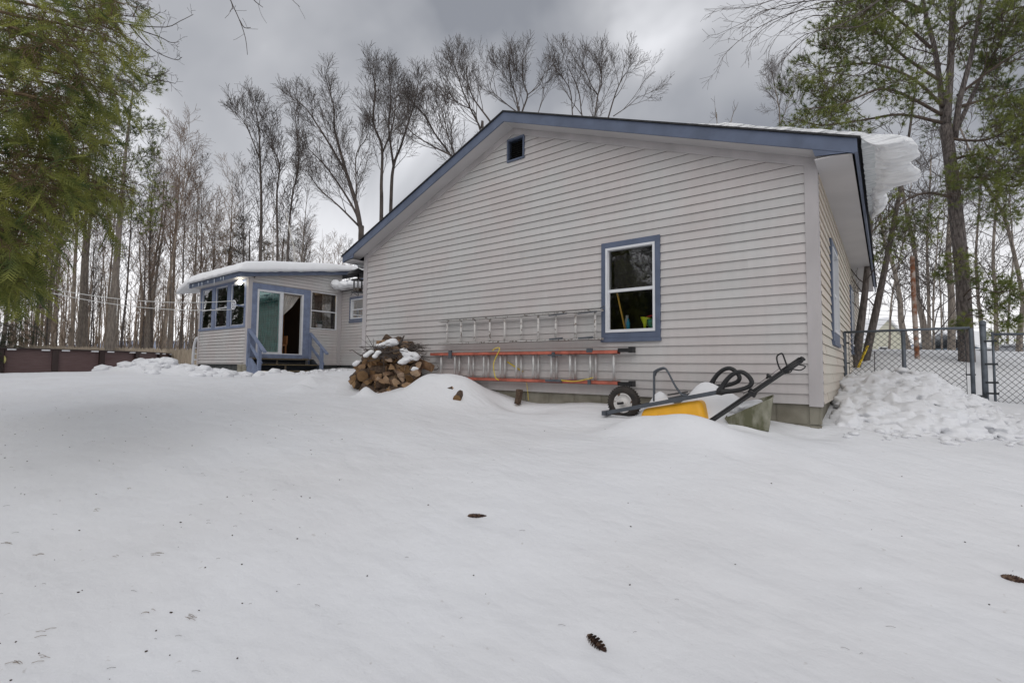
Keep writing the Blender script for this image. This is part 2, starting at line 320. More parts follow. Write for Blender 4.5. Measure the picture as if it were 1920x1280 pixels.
# ------------------------------------------------------------------ snow ground
_c = []
def c3(p, z=None): _c.append((p[0], p[1], p[2] if z is None else z))
for Xf in (-1.3, -.8, -.3, .2, .7, 1.2):
    for Y, z in ((1.0, -.97), (2.0, -.90), (3.0, -.71)): c3(eye(Xf * Y, Y), z)
for X in (-5, -2, 2, 5): c3(eye(X, 0), -1.0)
for X in (-9, 9): c3(eye(X, -6), -1.3)
for px, Y, z in ((40, 4.2, -.45), (300, 4.2, -.42), (600, 4.2, -.42), (960, 4.2, -.46), (1300, 4.0, -.38), (1600, 4.0, -.38), (1880, 4.0, -.40),
                 (40, 6, -.2), (300, 6, -.17), (600, 6, -.18), (850, 5.8, -.28), (1050, 5.4, -.32), (1560, 4.5, -.27), (1700, 4.7, -.27), (1880, 4.8, -.28),
                 (40, 8, -.06), (300, 8, -.03), (560, 8, -.03), (100, 11, .02), (350, 11, .06), (560, 11, .05), (100, 15, .04), (0, 20, .02), (250, 20, .05), (-400, 10, 0), (-400, 20, .05),
                 (150, 30, .2), (300, 45, .4), (500, 30, .4), (-300, 45, .4), (800, 60, .8), (1250, 60, 1.0),
                 (1750, 5.6, -.15), (1900, 5.8, -.1), (1700, 7.6, .12), (1850, 7.6, .02), (1850, 9.2, .4), (1640, 9.6, .58), (1720, 10.2, .63), (1850, 11, .72),
                 (1640, 14, .96), (1750, 14, .94), (1850, 14, .97), (1700, 22, .12), (1900, 22, .12), (1500, 24, .3), (2300, 22, .12), (2300, 6, -.1), (2300, 12, .6), (1700, 45, .8), (2100, 45, .8)):
    p = at(px, 600, Y); c3((p.x, p.y, z))
for u, v, z in ((0, 0, -.22), (.45, -.05, -.22), (1.6, -.1, -.16), (2.6, -.02, -.10), (3.4, -.02, -.20), (3.8, -.05, -.12), (5, -.02, .05), (7.4, -.1, .18), (8, 1, .18), (11, 1.5, .12), (13.2, 1, .02),
                (14.6, 1.2, .04), (14.4, 2.8, .14), (12, 4.4, .25), (17, .6, .2), (0, 3, .25), (-1.4, 3, -.02), (.2, 6, .4), (4, 5, .2), (9, 8, .3), (6, -1.7, -.13), (7, -1, .05)):
    c3((-u, v, z))
_C = np.array(_c); _n = len(_C)
def _phi(r2): return np.where(r2 > 1e-12, .5 * r2 * np.log(np.maximum(r2, 1e-12)), 0)
_S = 10.0; _P = _C[:, :2] / _S
_K = _phi(((_P[:, None] - _P[None]) ** 2).sum(-1)) + 2e-3 * np.eye(_n); _Q = np.hstack([np.ones((_n, 1)), _P])
_A = np.vstack([np.hstack([_K, _Q]), np.hstack([_Q.T, np.zeros((3, 3))])]); _w = np.linalg.solve(_A, np.concatenate([_C[:, 2], np.zeros(3)]))
G = [  # mounds: u, v, height, radius u, radius v
    (4.68, -.58, .27, .50, .46), (5.05, -.55, .08, .2, .3), (4.25, -.45, .12, .35, .35), (5.6, -1.25, .13, .10, .12), (6.9, -1.55, .08, .22, .16), (7.25, -1.2, .12, .2, .2), (7.6, -.9, .12, .3, .3), (6.1, -.9, -.10, .5, .35),
    (1.02, -.28, .40, .26, .17), (1.52, -.28, .26, .14, .15), (.68, -.34, .22, .2, .17), (1.0, -.96, .19, .50, .24), (1.55, -.92, .08, .25, .2), (2.1, -.95, -.04, .4, .2),
    (3.3, -.35, -.07, .6, .2), (.1, -.25, -.06, .25, .2),
    (15.2, -.2, .18, .5, .5), (16.3, -.5, .28, .7, .5), (17.6, -.6, .32, .8, .5), (18.8, -.9, .15, .8, .5), (14.0, .2, .10, .5, .4), (13.2, 1.2, .08, .5, .4)]
def zsnow(x, y, detail=True):
    x = np.atleast_1d(np.asarray(x, float)); y = np.atleast_1d(np.asarray(y, float)); sh = x.shape; x = x.ravel(); y = y.ravel()
    z = np.zeros(len(x))
    dist = np.hypot(x - CAM.x, y - CAM.y); k = np.minimum(1, 55 / np.maximum(dist, 1e-6)); qx = CAM.x + (x - CAM.x) * k; qy = CAM.y + (y - CAM.y) * k
    for i in range(0, len(x), 20000):
        X = np.stack([qx[i:i + 20000], qy[i:i + 20000]], 1) / _S
        z[i:i + 20000] = _phi(((X[:, None] - _P[None]) ** 2).sum(-1)) @ _w[:_n] + _w[_n] + X @ _w[_n + 1:]
    z = np.clip(z, -1.6, 1.3)
    for u, v, h, a, b in G: z += h * np.exp(-((x + u) / a) ** 2 - ((y - v) / b) ** 2)
    if detail:
        c_, s_ = math.cos(R(28)), math.sin(R(28)); a = x * c_ - y * s_; b = x * s_ + y * c_
        z += .006 * np.sin(a * 2.3 + np.sin(b * 4.1) * 1.3) * np.sin(b * 6.1 + 1.1 * np.sin(a * 1.9)) + .003 * np.sin(a * 7.3 + 2 * np.sin(b * 5.2)) * np.sin(b * 11.7 + 1.5 * np.sin(a * 4.7))
        z += .012 * np.sin(a * 1.1 + 1.7 * np.sin(b * .9)) * np.sin(b * 2.1 + 1.3 * np.sin(a * .7)) + .005 * np.sin(a * 3.1 + 2 * np.sin(b * 1.7) + 1) * np.sin(b * 5.3 + np.sin(a * 2.3) * 1.5)
    return z.reshape(sh)
def zs(x, y): return float(zsnow([x], [y])[0])
def hit(px, py):
    d = ray(px, py); t = 1.2
    for _ in range(400):
        p = CAM + d * t
        if p.z <= zs(p.x, p.y): break
        t += .02
    return p
for px, py, h_, r_ in ((1119, 1208, -.022, .085), (893, 966, -.02, .10), (1900, 1084, -.02, .10), (1645, 1084, -.02, .06), (1462, 1212, -.015, .08), (1470, 1150, -.012, .07), (1068, 1268, -.02, .10), (1130, 1125, .006, .12), (750, 1105, -.01, .08), (370, 1085, -.012, .08), (640, 1130, -.010, .07), (1476, 998, -.014, .10), (1385, 855, -.012, .12), (665, 872, -.012, .12), (980, 1000, .010, .3), (500, 930, .012, .35), (1300, 1050, .012, .3)):
    p = hit(px, py); G.append((-p.x, p.y, h_, r_, r_ * .7))
def axis(pieces):
    out = []
    for a, b, n in pieces: out += list(np.linspace(a, b, n, endpoint=False))
    out.append(pieces[-1][1]); return np.array(out)
def geo(a, b, n): return list(a + (b - a) * (np.geomspace(1, 60, n) - 1) / 59)
gx = np.array(sorted(set(np.round(np.concatenate([-np.array(geo(30, 900, 24)), axis([(-30, -9, 110), (-9, 3.6, 330), (3.6, 14, 130)]), geo(14, 900, 24)[1:]]), 4))))
gy = np.array(sorted(set(np.round(np.concatenate([-np.array(geo(9, 300, 14)), axis([(-9, -5, 30), (-5, 1.2, 170), (1.2, 12, 110)]), geo(12, 1500, 34)[1:]]), 4))))
GX, GY = np.meshgrid(gx, gy); GZ = zsnow(GX, GY)
nx, ny = len(gx), len(gy); idx = np.arange(nx * ny).reshape(ny, nx)
FC = np.stack([idx[:-1, :-1], idx[:-1, 1:], idx[1:, 1:], idx[1:, :-1]], -1).reshape(-1, 4)
ground = npmesh('snow_ground', np.stack([GX, GY, GZ], -1).reshape(-1, 3), FC, M_snow, smooth=True); tag(ground, kind='structure')
# ------------------------------------------------------------------ main house
E = .1016
FRONT = Frame((0, 0, 0), (-1, 0, 0), (0, -1, 0))          # a = u
SIDE = Frame((0, 0, 0), (0, 1, 0), (1, 0, 0))             # a = v
UW, VW, HT, UP_ = 7.46, 9.5, 2.47, 3.83
def siding(mb, fr, a0, a1, b0, b1, opens=(), lo=None, hi=None, lip=.017):
    lo = lo or (lambda b: a0); hi = hi or (lambda b: a1)
    k = math.floor(b0 / E + 1e-6)
    while k * E < b1 - 1e-6:
        bk = max(b0, k * E); bt = min((k + 1) * E, b1)
        cuts = sorted({bk, bt, *[o[2] for o in opens if bk < o[2] < bt], *[o[3] for o in opens if bk < o[3] < bt]})
        cf = lambda b: lip - (lip - .002) * (b - k * E) / E
        for i in range(len(cuts) - 1):
            p, q = cuts[i], cuts[i + 1]; segs = [(None, None)]
            act = sorted([(o[0], o[1]) for o in opens if o[2] < q - 1e-6 and o[3] > p + 1e-6]); edges = [None]
            for s_, e_ in act: edges += [s_, e_]
            edges.append(None)
            for j in range(0, len(edges), 2):
                l, r = edges[j], edges[j + 1]
                lp = lo(p) if l is None else l; lq = lo(q) if l is None else l; rp_ = hi(p) if r is None else r; rq = hi(q) if r is None else r
                if rp_ - lp < .005 and rq - lq < .005: continue
                mb.quad(fr(lp, p, cf(p)), fr(rp_, p, cf(p)), fr(rq, q, cf(q)), fr(lq, q, cf(q)))
                if i == 0: mb.quad(fr(lp, p, cf(p)), fr(rp_, p, cf(p)), fr(rp_, p + .004, .001), fr(lp, p + .004, .001))
        js = (k * 2.17 + .6) % 3.66
        while js < a1:
            if a0 + .2 < js < a1 - .2 and js > lo(bt) + .05 and js < hi(bt) - .05 and not any(o[0] - .1 < js < o[1] + .1 and o[2] - .2 < bt and o[3] + .2 > bk for o in opens):
                mb.quad(fr(js, bk, cf(bk) + .0025), fr(js + .03, bk, cf(bk) + .0005), fr(js + .03, bt, cf(bt) + .0005), fr(js, bt, cf(bt) + .0025)); mb.quad(fr(js, bk, cf(bk) + .0025), fr(js, bt, cf(bt) + .0025), fr(js, bt, cf(bt)), fr(js, bk, cf(bk)))
            js += 3.66
        k += 1
SL = (3.93 - HT) / (UW - UP_)                              # roof slope on the wall plane (left), similar right
SLr = (3.93 - HT) / UP_
house = thing('house', 'long lilac-grey clapboard house with a low gable and blue roof edge', 'house', (0, 0, 0))
WIN = (1.66, 2.31, .79, 1.87)       # opening of the gable window u0,u1,h0,h1
VENT = (3.63, 3.95, 3.42, 3.77)
s = MB()
lo = lambda b: .10 if b < HT else max(.10, (b - HT) / SLr); hi = lambda b: UW - .10 if b < HT else min(UW - .1, UW - (b - HT) / SL)
siding(s, FRONT, .10, UW - .10, 0, 3.90, [WIN, VENT], lo, hi)
s.build('gable_siding', M_side, house)
SW = [(1.34, 2.12, .80, 1.84), (5.35, 6.1, .80, 1.84)]
s = MB(); siding(s, SIDE, .115, VW, 0, HT, SW); s.build('side_siding', M_cream, house)
s = MB(); s.F = FRONT
s.box(0 - .012, .10, -.02, HT + .03, 0.0, .022, F=lambda a, b, c: FRONT(a, b, c)); s.box(UW - .10, UW + .012, .0, HT + .02, 0, .022)
s.box(.0, .115, -.02, HT, -.0, .012, F=lambda a, b, c: SIDE(a, b, c))
s.each('corner_board', M_trimw, house)
# frieze under the rake
def rake(mb, fr, d0, d1, c0, c1, ulo=None, uhi=None, ext=0.0, y0=HT, sl=SL, slr=SLr):
    """boards following both slopes; d0,d1 = vertical offsets from the wall-plane roof line; c = outward"""
    f = lambda a: (3.93 - (a - UP_) * sl) if a > UP_ else (3.93 - (UP_ - a) * slr)
    L, Rr = uhi, ulo
    mb.prism([(Rr, f(Rr) + d0), (UP_, 3.93 + d0), (UP_, 3.93 + d1), (Rr, f(Rr) + d1)], c0, c1, fr)
    mb.prism([(UP_, 3.93 + d0), (L, f(L) + d0), (L, f(L) + d1), (UP_, 3.93 + d1)], c0, c1, fr)
s = MB(); rake(s, FRONT, -.10, -.004, .0, .024, 0.10, UW - .1); s.build('rake_frieze', M_trimw, house)
EV = .33; G0 = .27
s = MB(); rake(s, FRONT, -.006, .0, .026, G0 - .02, -EV + .02, UW + EV - .02)
# flat eave soffits
s.box(-EV + .02, -.014, 2.355, 2.365, -VW - .2, G0 - .012, F=lambda a, b, c: FRONT(a, b, c)); s.box(UW + .014, UW + EV - .02, 2.355, 2.365, -VW - .2, G0 - .012, F=lambda a, b, c: FRONT(a, b, c))
s.build('soffit', M_soff, house)
s = MB(); rake(s, FRONT, -.006, .134, G0 - .02, G0, -EV, UW + EV)
s.box(-EV - .022, -EV, 2.345, 2.49, -VW - .25, G0 + .0, F=FRONT); s.box(UW + EV, UW + EV + .022, 2.345, 2.49, -VW - .25, G0 + .0, F=FRONT)
fz = lambda a: 3.93 - (UP_ - a) * SLr
s.prism([(-EV, 2.35), (-.02, 2.39), (.0, fz(0) - .008), (-EV, fz(-EV) - .008)], G0 - .018, G0 - .003, FRONT)
fl = lambda a: 3.93 - (a - UP_) * SL
s.prism([(UW + EV, 2.35), (UW + EV, fl(UW + EV) - .008), (UW + .0, fl(UW) - .008), (UW + .02, 2.39)], G0 - .018, G0 - .003, FRONT)
s.build('fascia', M_blue, house)
s = MB(); rake(s, FRONT, .136, .155, -VW - .3, G0 + .02, -EV - .05, UW + EV + .05); s.build('roof', M_shing, house)
s = MB()       # concrete block courses with joints
for fr, L in ((FRONT, UW), (SIDE, VW)):
    for r_ in range(3):
        a = -.2 * (r_ % 2)
        while a < L:
            a0 = max(a, .0); a1 = min(a + .395, L)
            if a1 - a0 > .03: s.box(a0 + .004, a1 - .004, -.205 * (r_ + 1) + .008, -.205 * r_ - .004, -.10, -.022, F=fr)
            a += .4
    s.box(0.02, L, -.62, 0, -.12, -.028, F=fr)
s.build('foundation', M_cement, house)
s = MB()       # closed shell: far walls
s.box(-UW, -UW + .01, .02, VW, -.6, HT); s.box(-UW, 0, VW, VW + .01, -.6, HT + 1.3); s.build('rear_wall', M_trimw, house)
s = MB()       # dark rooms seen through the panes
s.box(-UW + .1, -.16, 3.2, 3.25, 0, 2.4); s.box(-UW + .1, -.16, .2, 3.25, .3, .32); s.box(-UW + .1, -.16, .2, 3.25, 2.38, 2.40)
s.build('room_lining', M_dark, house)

def window(parent, fr, a0, a1, b0, b1, trim=.075, head=None, sill=.12, mtrim=M_blue, msash=M_white, mid=.49, rev=.05, bw=.027, name='window', trims=True, cf_=.040):
    w = MB(); w.F = fr
    if trims:
        h = head or trim
        w.box(a0 - trim, a0, b0 - .0, b1, -.0, .030); w.box(a1, a1 + trim, b0, b1, .0, .030)
        w.box(a0 - trim, a1 + trim, b1, b1 + h, .0, .030); w.box(a0 - trim, a1 + trim, b0 - sill + .05, b0, .0, .030); w.box(a0 - trim - .005, a1 + trim + .005, b0 - sill, b0 - sill + .048, .0, .042)
        win = w.build(name, mtrim, parent)
    f = MB(); f.F = fr
    c0, c1 = -rev, cf_
    f.box(a0, a0 + bw, b0, b1, c0, c1); f.box(a1 - bw, a1, b0, b1, c0, c1); f.box(a0 + bw, a1 - bw, b1 - bw, b1, c0, c1); f.box(a0 + bw, a1 - bw, b0, b0 + bw * 1.3, c0, c1)
    m = b0 + (b1 - b0) * mid
    f.box(a0 + bw, a1 - bw, m - .018, m + .018, c0 + .01, min(.012, c1 - .003))
    i0, i1 = a0 + bw, a1 - bw
    f.box(i0, i0 + .012, b0 + bw * 1.3, m - .018, -.028, min(.008, c1 - .004)); f.box(i1 - .012, i1, b0 + bw * 1.3, m - .018, -.028, min(.008, c1 - .004))
    if not trims: win = f.build(name, msash, parent); sash = win
    else: sash = f.build('sash', msash, win)
    g = MB(); g.F = fr
    g.box(i0, i1, m + .018, b1 - bw, -.022, -.019); g.box(i0 + .012, i1 - .012, b0 + bw * 1.3, m - .018, -.012, -.009)
    g.build('pane', M_glass, win if trims else sash)
    return win
gw = window(house, FRONT, *WIN, trim=.062, head=.075, sill=.12)
s = MB(); s.F = FRONT      # roller blind inside the upper sash
s.box(WIN[0] + .05, WIN[1] - .05, 1.36, 1.80, -.12, -.115); s.build('blind', mat('charcoal_screen', (.028, .027, .026), .8), gw)
for i, sw in enumerate(SW):
    window(house, SIDE, *sw, trim=.085, head=.09, sill=.16)
v = MB(); v.F = FRONT
a0, a1, b0, b1 = VENT
v.box(a0, a0 + .025, b0, b1, -.06, .03); v.box(a1 - .025, a1, b0, b1, -.06, .03); v.box(a0 + .025, a1 - .025, b1 - .03, b1, -.06, .03); v.box(a0 + .025, a1 - .025, b0, b0 + .025, -.06, .03)
vt = v.build('gable_vent', M_blue, house)
v = MB(); v.F = FRONT
for i in range(9):
    z = b0 + .035 + i * .033; v.add([FRONT(a0 + .025, z, .0), FRONT(a1 - .025, z, .0), FRONT(a1 - .025, z + .03, -.04), FRONT(a0 + .025, z + .03, -.04)], [(0, 1, 2, 3)])
v.box(a0 + .02, a1 - .02, b0, b1, -.075, -.07); v.build('louvre', M_dark, vt)
# things standing inside on the window sill
def shelf_item(name, label, cat, m, fn):
    s = MB(); base = fn(s); o = s.build(name, m, base=base); tag(o, label, cat)
s = MB(); s.F = FRONT; s.box(1.55, 2.42, .80, .825, -.30, -.055); s.build('interior_sill', mat('sill_paint', (.25, .24, .23), .6), gw)
def f_(s): s.tube([FRONT(2.215, 1.32, -.10), FRONT(2.13, .828, -.16)], .011, 8); return FRONT(2.13, .826, -.16)
shelf_item('wooden_pole', 'yellow wooden pole leaning inside the lower left of the gable window', 'pole', mat('yellow_pole', (.75, .45, .08), .5), f_)
def f_(s): s.lathe(FRONT(2.08, .827, -.14), [(0, 0), (.022, 0), (.024, .09), (.012, .125), (.010, .15), (0, .15)], 12); return FRONT(2.08, .827, -.14)
shelf_item('spray_bottle', 'small blue bottle beside the pole behind the window', 'bottle', mat('blue_bottle', (.03, .35, .55), .3), f_)
def f_(s): s.lathe(FRONT(2.14, .827, -.24), [(0, 0), (.03, 0), (.03, .14), (.018, .17), (.018, .20), (0, .20)], 12); return FRONT(2.14, .827, -.24)
shelf_item('white_jar', 'grey white-capped jar behind the blue bottle', 'jar', mat('pale_jar', (.4, .42, .45), .3), f_)
def f_(s): s.lathe(FRONT(1.855, .83, -.12), [(.008, 0), (.012, .0), (.02, .05), (.065, .13), (.068, .145), (.062, .145), (.012, .05), (.008, .0)], 20, Vector((.15, 0, 1))); return FRONT(1.855, .828, -.12)
shelf_item('funnel', 'lime yellow plastic funnel standing inside the window', 'funnel', mat('lime_plastic', (.62, .72, .03), .4), f_)
def f_(s): s.lathe(FRONT(1.745, .828, -.14), [(0, 0), (.05, 0), (.085, .05), (.09, .115), (.082, .12), (.075, .06), (0, .02)], 24); return FRONT(1.745, .828, -.14)
shelf_item('bowl', 'green bowl at the right end of the window sill', 'bowl', mat('green_glaze', (.08, .35, .2), .3, col2=(.03, .1, .05), scale=25), f_)
def f_(s): s.tube([FRONT(1.745 + .10 * math.cos(t), .965 + .03 * math.sin(t), -.15) for t in np.linspace(math.pi * .05, math.pi * .95, 9)], .010, 8); return FRONT(1.745, .95, -.15)
shelf_item('red_lid', 'red curved rim leaning above the green bowl', 'lid', mat('red_plastic', (.55, .03, .03), .4), f_)
# ------------------------------------------------------------------ snow slab on the right eave
def blobby(name, m, P, remesh, label=None, cat=None, kind=None, group=None, smooth_it=3, base=(0, 0, 0), sub=2):
    s = MB()
    import bmesh
    for (c, r, sq) in P:
        bm = bmesh.new(); bmesh.ops.create_icosphere(bm, subdivisions=sub, radius=1)
        q = Matrix.Rotation(rnd.uniform(0, 6.28), 3, Vector((rnd.gauss(0, 1), rnd.gauss(0, 1), rnd.gauss(0, 1))).normalized()); o = Vector((rnd.random() * 9, rnd.random() * 9, rnd.random() * 9))
        vs = []
        for w in bm.verts:
            k = 1 + .45 * noise.noise(w.co * 1.5 + o) + .15 * noise.noise(w.co * 4 + o); d = q @ (w.co * k); vs.append(Vector(c) + Vector((d.x * r * sq[0], d.y * r * sq[1], d.z * r * sq[2])))
        s.add(vs, [tuple(x.index for x in f.verts) for f in bm.faces], True); bm.free()
    o = s.build(name, m, base=base)
    if remesh:
        md = o.modifiers.new('r', 'REMESH'); md.mode = 'VOXEL'; md.voxel_size = remesh; md.use_smooth_shade = True
        if smooth_it:
            sm = o.modifiers.new('s', 'SMOOTH'); sm.factor = .5; sm.iterations = smooth_it
    tag(o, label, cat, group, kind); return o
roofz = lambda u: fz(u) + .158
def slab():
    V = []; nv, npf = 170, 44
    for i in range(nv + 1):
        v = -.27 + i * (2.55 / nv)
        t = i / nv
        ov = [(-.27, .30), (0.0, .40), (.35, .44), (.5, .34), (.62, .42), (.95, .48), (1.1, .44), (1.18, .25), (1.45, .16), (1.7, .20), (2.0, .17), (2.28, .03)]
        vv = np.interp(v, [a for a, b in ov], [b for a, b in ov]) + .03 * noise.noise(Vector((v * 7, 3, 1))) + .02 * noise.noise(Vector((v * 19, 3, 1)))
        th = (.13 + .05 * noise.noise(Vector((v * 2, 0, 0)))) * min(1, .35 + 2.2 * (v + .27)) * (1 if v < 2 else max(.15, (2.28 - v) / .28))
        u1 = 1.35 + .4 * noise.noise(Vector((v * 1.3, 5, 0))) + .35 * t
        prof = []
        # top: from upslope end down to the nose
        for j in range(22):
            q = j / 21; u = u1 + (-EV - .05 - u1) * q
            prof.append((u, roofz(u) + th * min(1, .05 + 3.0 * q) * (1 + .12 * noise.noise(Vector((u * 3, v * 3, 2))))))
        uo = -EV - .05; zt = prof[-1][1]
        for j in range(1, 9):
            q = j / 8 * math.pi / 2; prof.append((uo - vv * math.sin(q), zt - .02 - (th * .55 + .05) * (1 - math.cos(q)) - .05 * q))
        zn = prof[-1][1]
        for j in range(1, 9):
            q = j / 8; prof.append((uo - vv * (1 - q), zn - .05 * math.sin(q * math.pi) + (roofz(uo) - .015 - zn) * q + .012 * noise.noise(Vector((q * 6, v * 9, 4)))))
        for j in range(1, 7):
            q = j / 6; u = uo + (u1 - uo) * q; prof.append((u, roofz(u) - .0 + .002))
        for (u, z) in prof:
            nn = noise.noise(Vector((u * 5, v * 5, z * 5))) * .014 + noise.noise(Vector((u * 4, v * 22, z * 30))) * .010; V.append((-u, v, z + nn if z > roofz(u) + .01 or u < uo else z))
    k = len(prof); F = [(i * k + j, i * k + (j + 1) % k, (i + 1) * k + (j + 1) % k, (i + 1) * k + j) for i in range(nv) for j in range(k)]
    s = MB(); s.add(V, F, True); s.add(V[:k], [tuple(range(k))]); s.add(V[-k:], [tuple(range(k))[::-1]])
    o = s.build('roof_snow_slab', M_slab, base=(0, 0, 2.6)); tag(o, 'thick layered snow slab curling over the right eave', 'snow')
slab()
s = MB()   # ice rim under the slab edge, on the shingle lip
for i in range(30):
    v0 = -.26 + i * .085; s.box(-(-EV - .145), -(-EV - .052), v0, v0 + .083, roofz(-EV) - .085, roofz(-EV) - .05, F=lambda a, b, c: Vector((a + .004 * math.sin(b * 40), b, c + .004 * math.sin(b * 23))))
tag(s.build('eave_ice', M_ice, base=(.4, 0, 2.4)), 'strip of grey ice along the right eave under the snow slab', 'ice')
# ------------------------------------------------------------------ ladders on the wall
def ladder(name, label, u0, u1, hb, ht, rungs, mr, mrung, off, double=False, tilt=0., rw=.065, rh=.025):
    L = thing(name, label, 'ladder', FRONT((u0 + u1) / 2, hb, off))
    def F(a, b, c): return FRONT(a, b + (a - u1) * tilt, c)
    for k, (za, zb) in enumerate(((hb, hb + rh), (ht - rh, ht))):
        r = MB(); r.F = F
        r.box(u0, u1, za, zb, off - rw / 2, off - rw / 2 + .006); r.box(u0, u1, za, za + .005, off - rw / 2 + .006, off + rw / 2); r.box(u0, u1, zb - .005, zb, off - rw / 2 + .006, off + rw / 2)
        r.box(u0, u1, za, zb, off + rw / 2 - .005, off + rw / 2)
        r.build('rail', mr, L)
    for x, zz, dc in rungs:
        r = MB(); r.F = F; r.tube([F(x, hb + .02, off + dc), F(x, ht - .02, off + dc)], .016, 10); r.build('rung', mrung, L)
    return L, F
us = [onv(a, 625, -.1) for a in (837, 863, 889, 917, 945, 976, 1008, 1041, 1078, 1115)]
lad, LF = ladder('aluminium_ladder', 'paint-spattered aluminium ladder hung sideways left of the gable window', 2.33, 5.26, .70, 1.09, [(-p.x, 0, 0) for p in us], M_pitted, M_pitted, .085, rw=.07)
s = MB(); s.bar(FRONT(2.30, 1.13, .085), FRONT(2.36, 1.10, .085), .012, .012)
for uu in (3.05, 2.60):
    s.bar(FRONT(uu + .06, 1.045, .13), FRONT(uu - .22, 1.06, .13), .02, .012); s.bar(FRONT(uu + .05, .725, .13), FRONT(uu - .16, .735, .13), .02, .018)
s.each('bracket', M_grey, lad)
xs = [826, 852, 878, 906, 937, 967, 999, 1033, 1068, 1106, 1150]
rr = []
for i, a in enumerate(xs):
    p = onv(a, 690, -.12); rr.append((-p.x, 0, .012))
    if 0 < i < 10: rr.append((-p.x - .055, 0, -.03))
lad2, LF2 = ladder('extension_ladder', 'orange and aluminium extension ladder hung low along the wall', 2.10, 5.43, .135, .565, rr, M_orange, M_alu, .095, rw=.09, rh=.048)
s = MB(); s.F = FRONT
for za in (.16, .14 + .43):
    za -= .02
    s.box(1.92, 2.10, za - .012, za + .035, .07, .125)
    s.box(1.90, 1.95, za - .02, za + .05, .05, .15)
s.each('ladder_foot', M_black, lad2, sizes=[2, 2])
s = MB(); s.F = FRONT
for uu in (3.02,):
    s.box(uu - .13, uu + .08, .50, .515, .15, .17); s.box(uu - .02, uu + .02, .48, .55, .13, .165); s.box(uu - .13, uu + .12, .15, .185, .14, .17)
s.box(2.46, 2.50, .13, .19, .14, .16); s.box(2.44, 2.52, .54, .59, .13, .155); s.box(4.93, 4.99, .47, .60, .13, .16)
s.each('rung_lock', M_grey, lad2)
s = MB(); s.tube(smooth_path([FRONT(4.08, .58, .16), FRONT(4.02, .62, .15), FRONT(3.95, .60, .15), FRONT(4.05, .4, .16), FRONT(4.02, .2, .16), FRONT(3.96, .15, .15)], 5), .007, 6)
s.tube(smooth_path([FRONT(3.90, .42, .03), FRONT(3.78, .36, .03), FRONT(3.62, .28, .03)], 5), .010, 6)
s.tube(smooth_path([FRONT(2.95, .18, .16), FRONT(2.7, .165, .16), FRONT(2.5, .20, .16), FRONT(2.42, .22, .16)], 5), .006, 6)
s.tube(smooth_path([FRONT(3.50, .15, .10), FRONT(3.49, .0, .08), FRONT(3.485, -.12, .07)], 4), .004, 5)
s.each('rope', M_rope, lad2)
# ------------------------------------------------------------------ sunroom (porch wing)
PU, PV, PL = 15.19, 1.27, 19.0
pb, pt = .36, 3.05
PF = Frame((0, PV, 0), (-1, 0, 0), (0, -1, 0)); PS = Frame((-PU, 0, 0), (0, 1, 0), (1, 0, 0)); PC = Frame((0, 4.52, 0), (-1, 0, 0), (0, -1, 0))
sun = thing('sunroom', 'glazed sunroom wing with a snowy flat roof and sliding door', 'sunroom', (-17, 3, .3))
w3 = [(15.47, 16.50), (16.72, 17.70), (17.93, 18.86)]
s = MB(); siding(s, PF, PU + .1, PL - .08, pb, 3.10, [(15.36, 18.96, 1.56, 3.04)], lip=.032); s.build('front_siding', M_side, sun)
DV = (1.50, 3.04, .69, 2.74)
hr = lambda v: 3.10 + (v - .95) * .17
s = MB(); siding(s, PS, PV + .1, 4.5, pb, hr(4.5) - .06, [DV, (3.30, 4.32, 1.60, 2.90)], lo=lambda b: PV + .1 if b < hr(PV) - .02 else PV + .1 + (b - hr(PV) + .02) / .17, hi=lambda b: 4.5, lip=.032)
s.build('side_siding', M_side, sun)
s = MB(); siding(s, PC, 7.5, PU - .02, pb, 3.04, [(13.75, 14.58, 2.0, 2.70)], lip=.032); s.build('rear_siding', M_side, sun)
s = MB(); s.F = PF; s.box(PU - .02, PU + .12, pb - .02, 3.07, -.02, .038); s.box(PL - .09, PL + .02, pb - .02, 3.08, -.02, .038)
s.box(PV - .02, PV + .1, pb - .02, hr(PV) - .06, -.02, .036, F=PS); s.box(4.36, 4.5, pb, 3.02, .0, .036, F=PS); s.each('corner_board', M_trimw, sun)
s = MB(); s.F = PF      # blue window surround of the front
for a, b in ((15.32, 15.47), (16.50, 16.72), (17.70, 17.93), (18.86, 18.98)): s.box(a, b, 1.60, 2.97, -.04, .03)
s.box(15.32, 18.98, 2.97, 3.07, -.04, .03); s.box(15.32, 18.98, 1.52, 1.60, -.04, .045)
wf = s.build('window_surround', M_bluel, sun)
for (a, b) in w3: window(sun, PF, a, b, 1.60, 2.97, trims=False, mid=.47, bw=.022, rev=.03, cf_=-.012)
window(sun, PS, 3.31, 4.31, 1.61, 2.90, trims=False, mid=.49, bw=.025)
window(sun, PC, 13.75, 14.58, 2.0, 2.70, trim=.09, sill=.13, mid=.47, bw=.03)
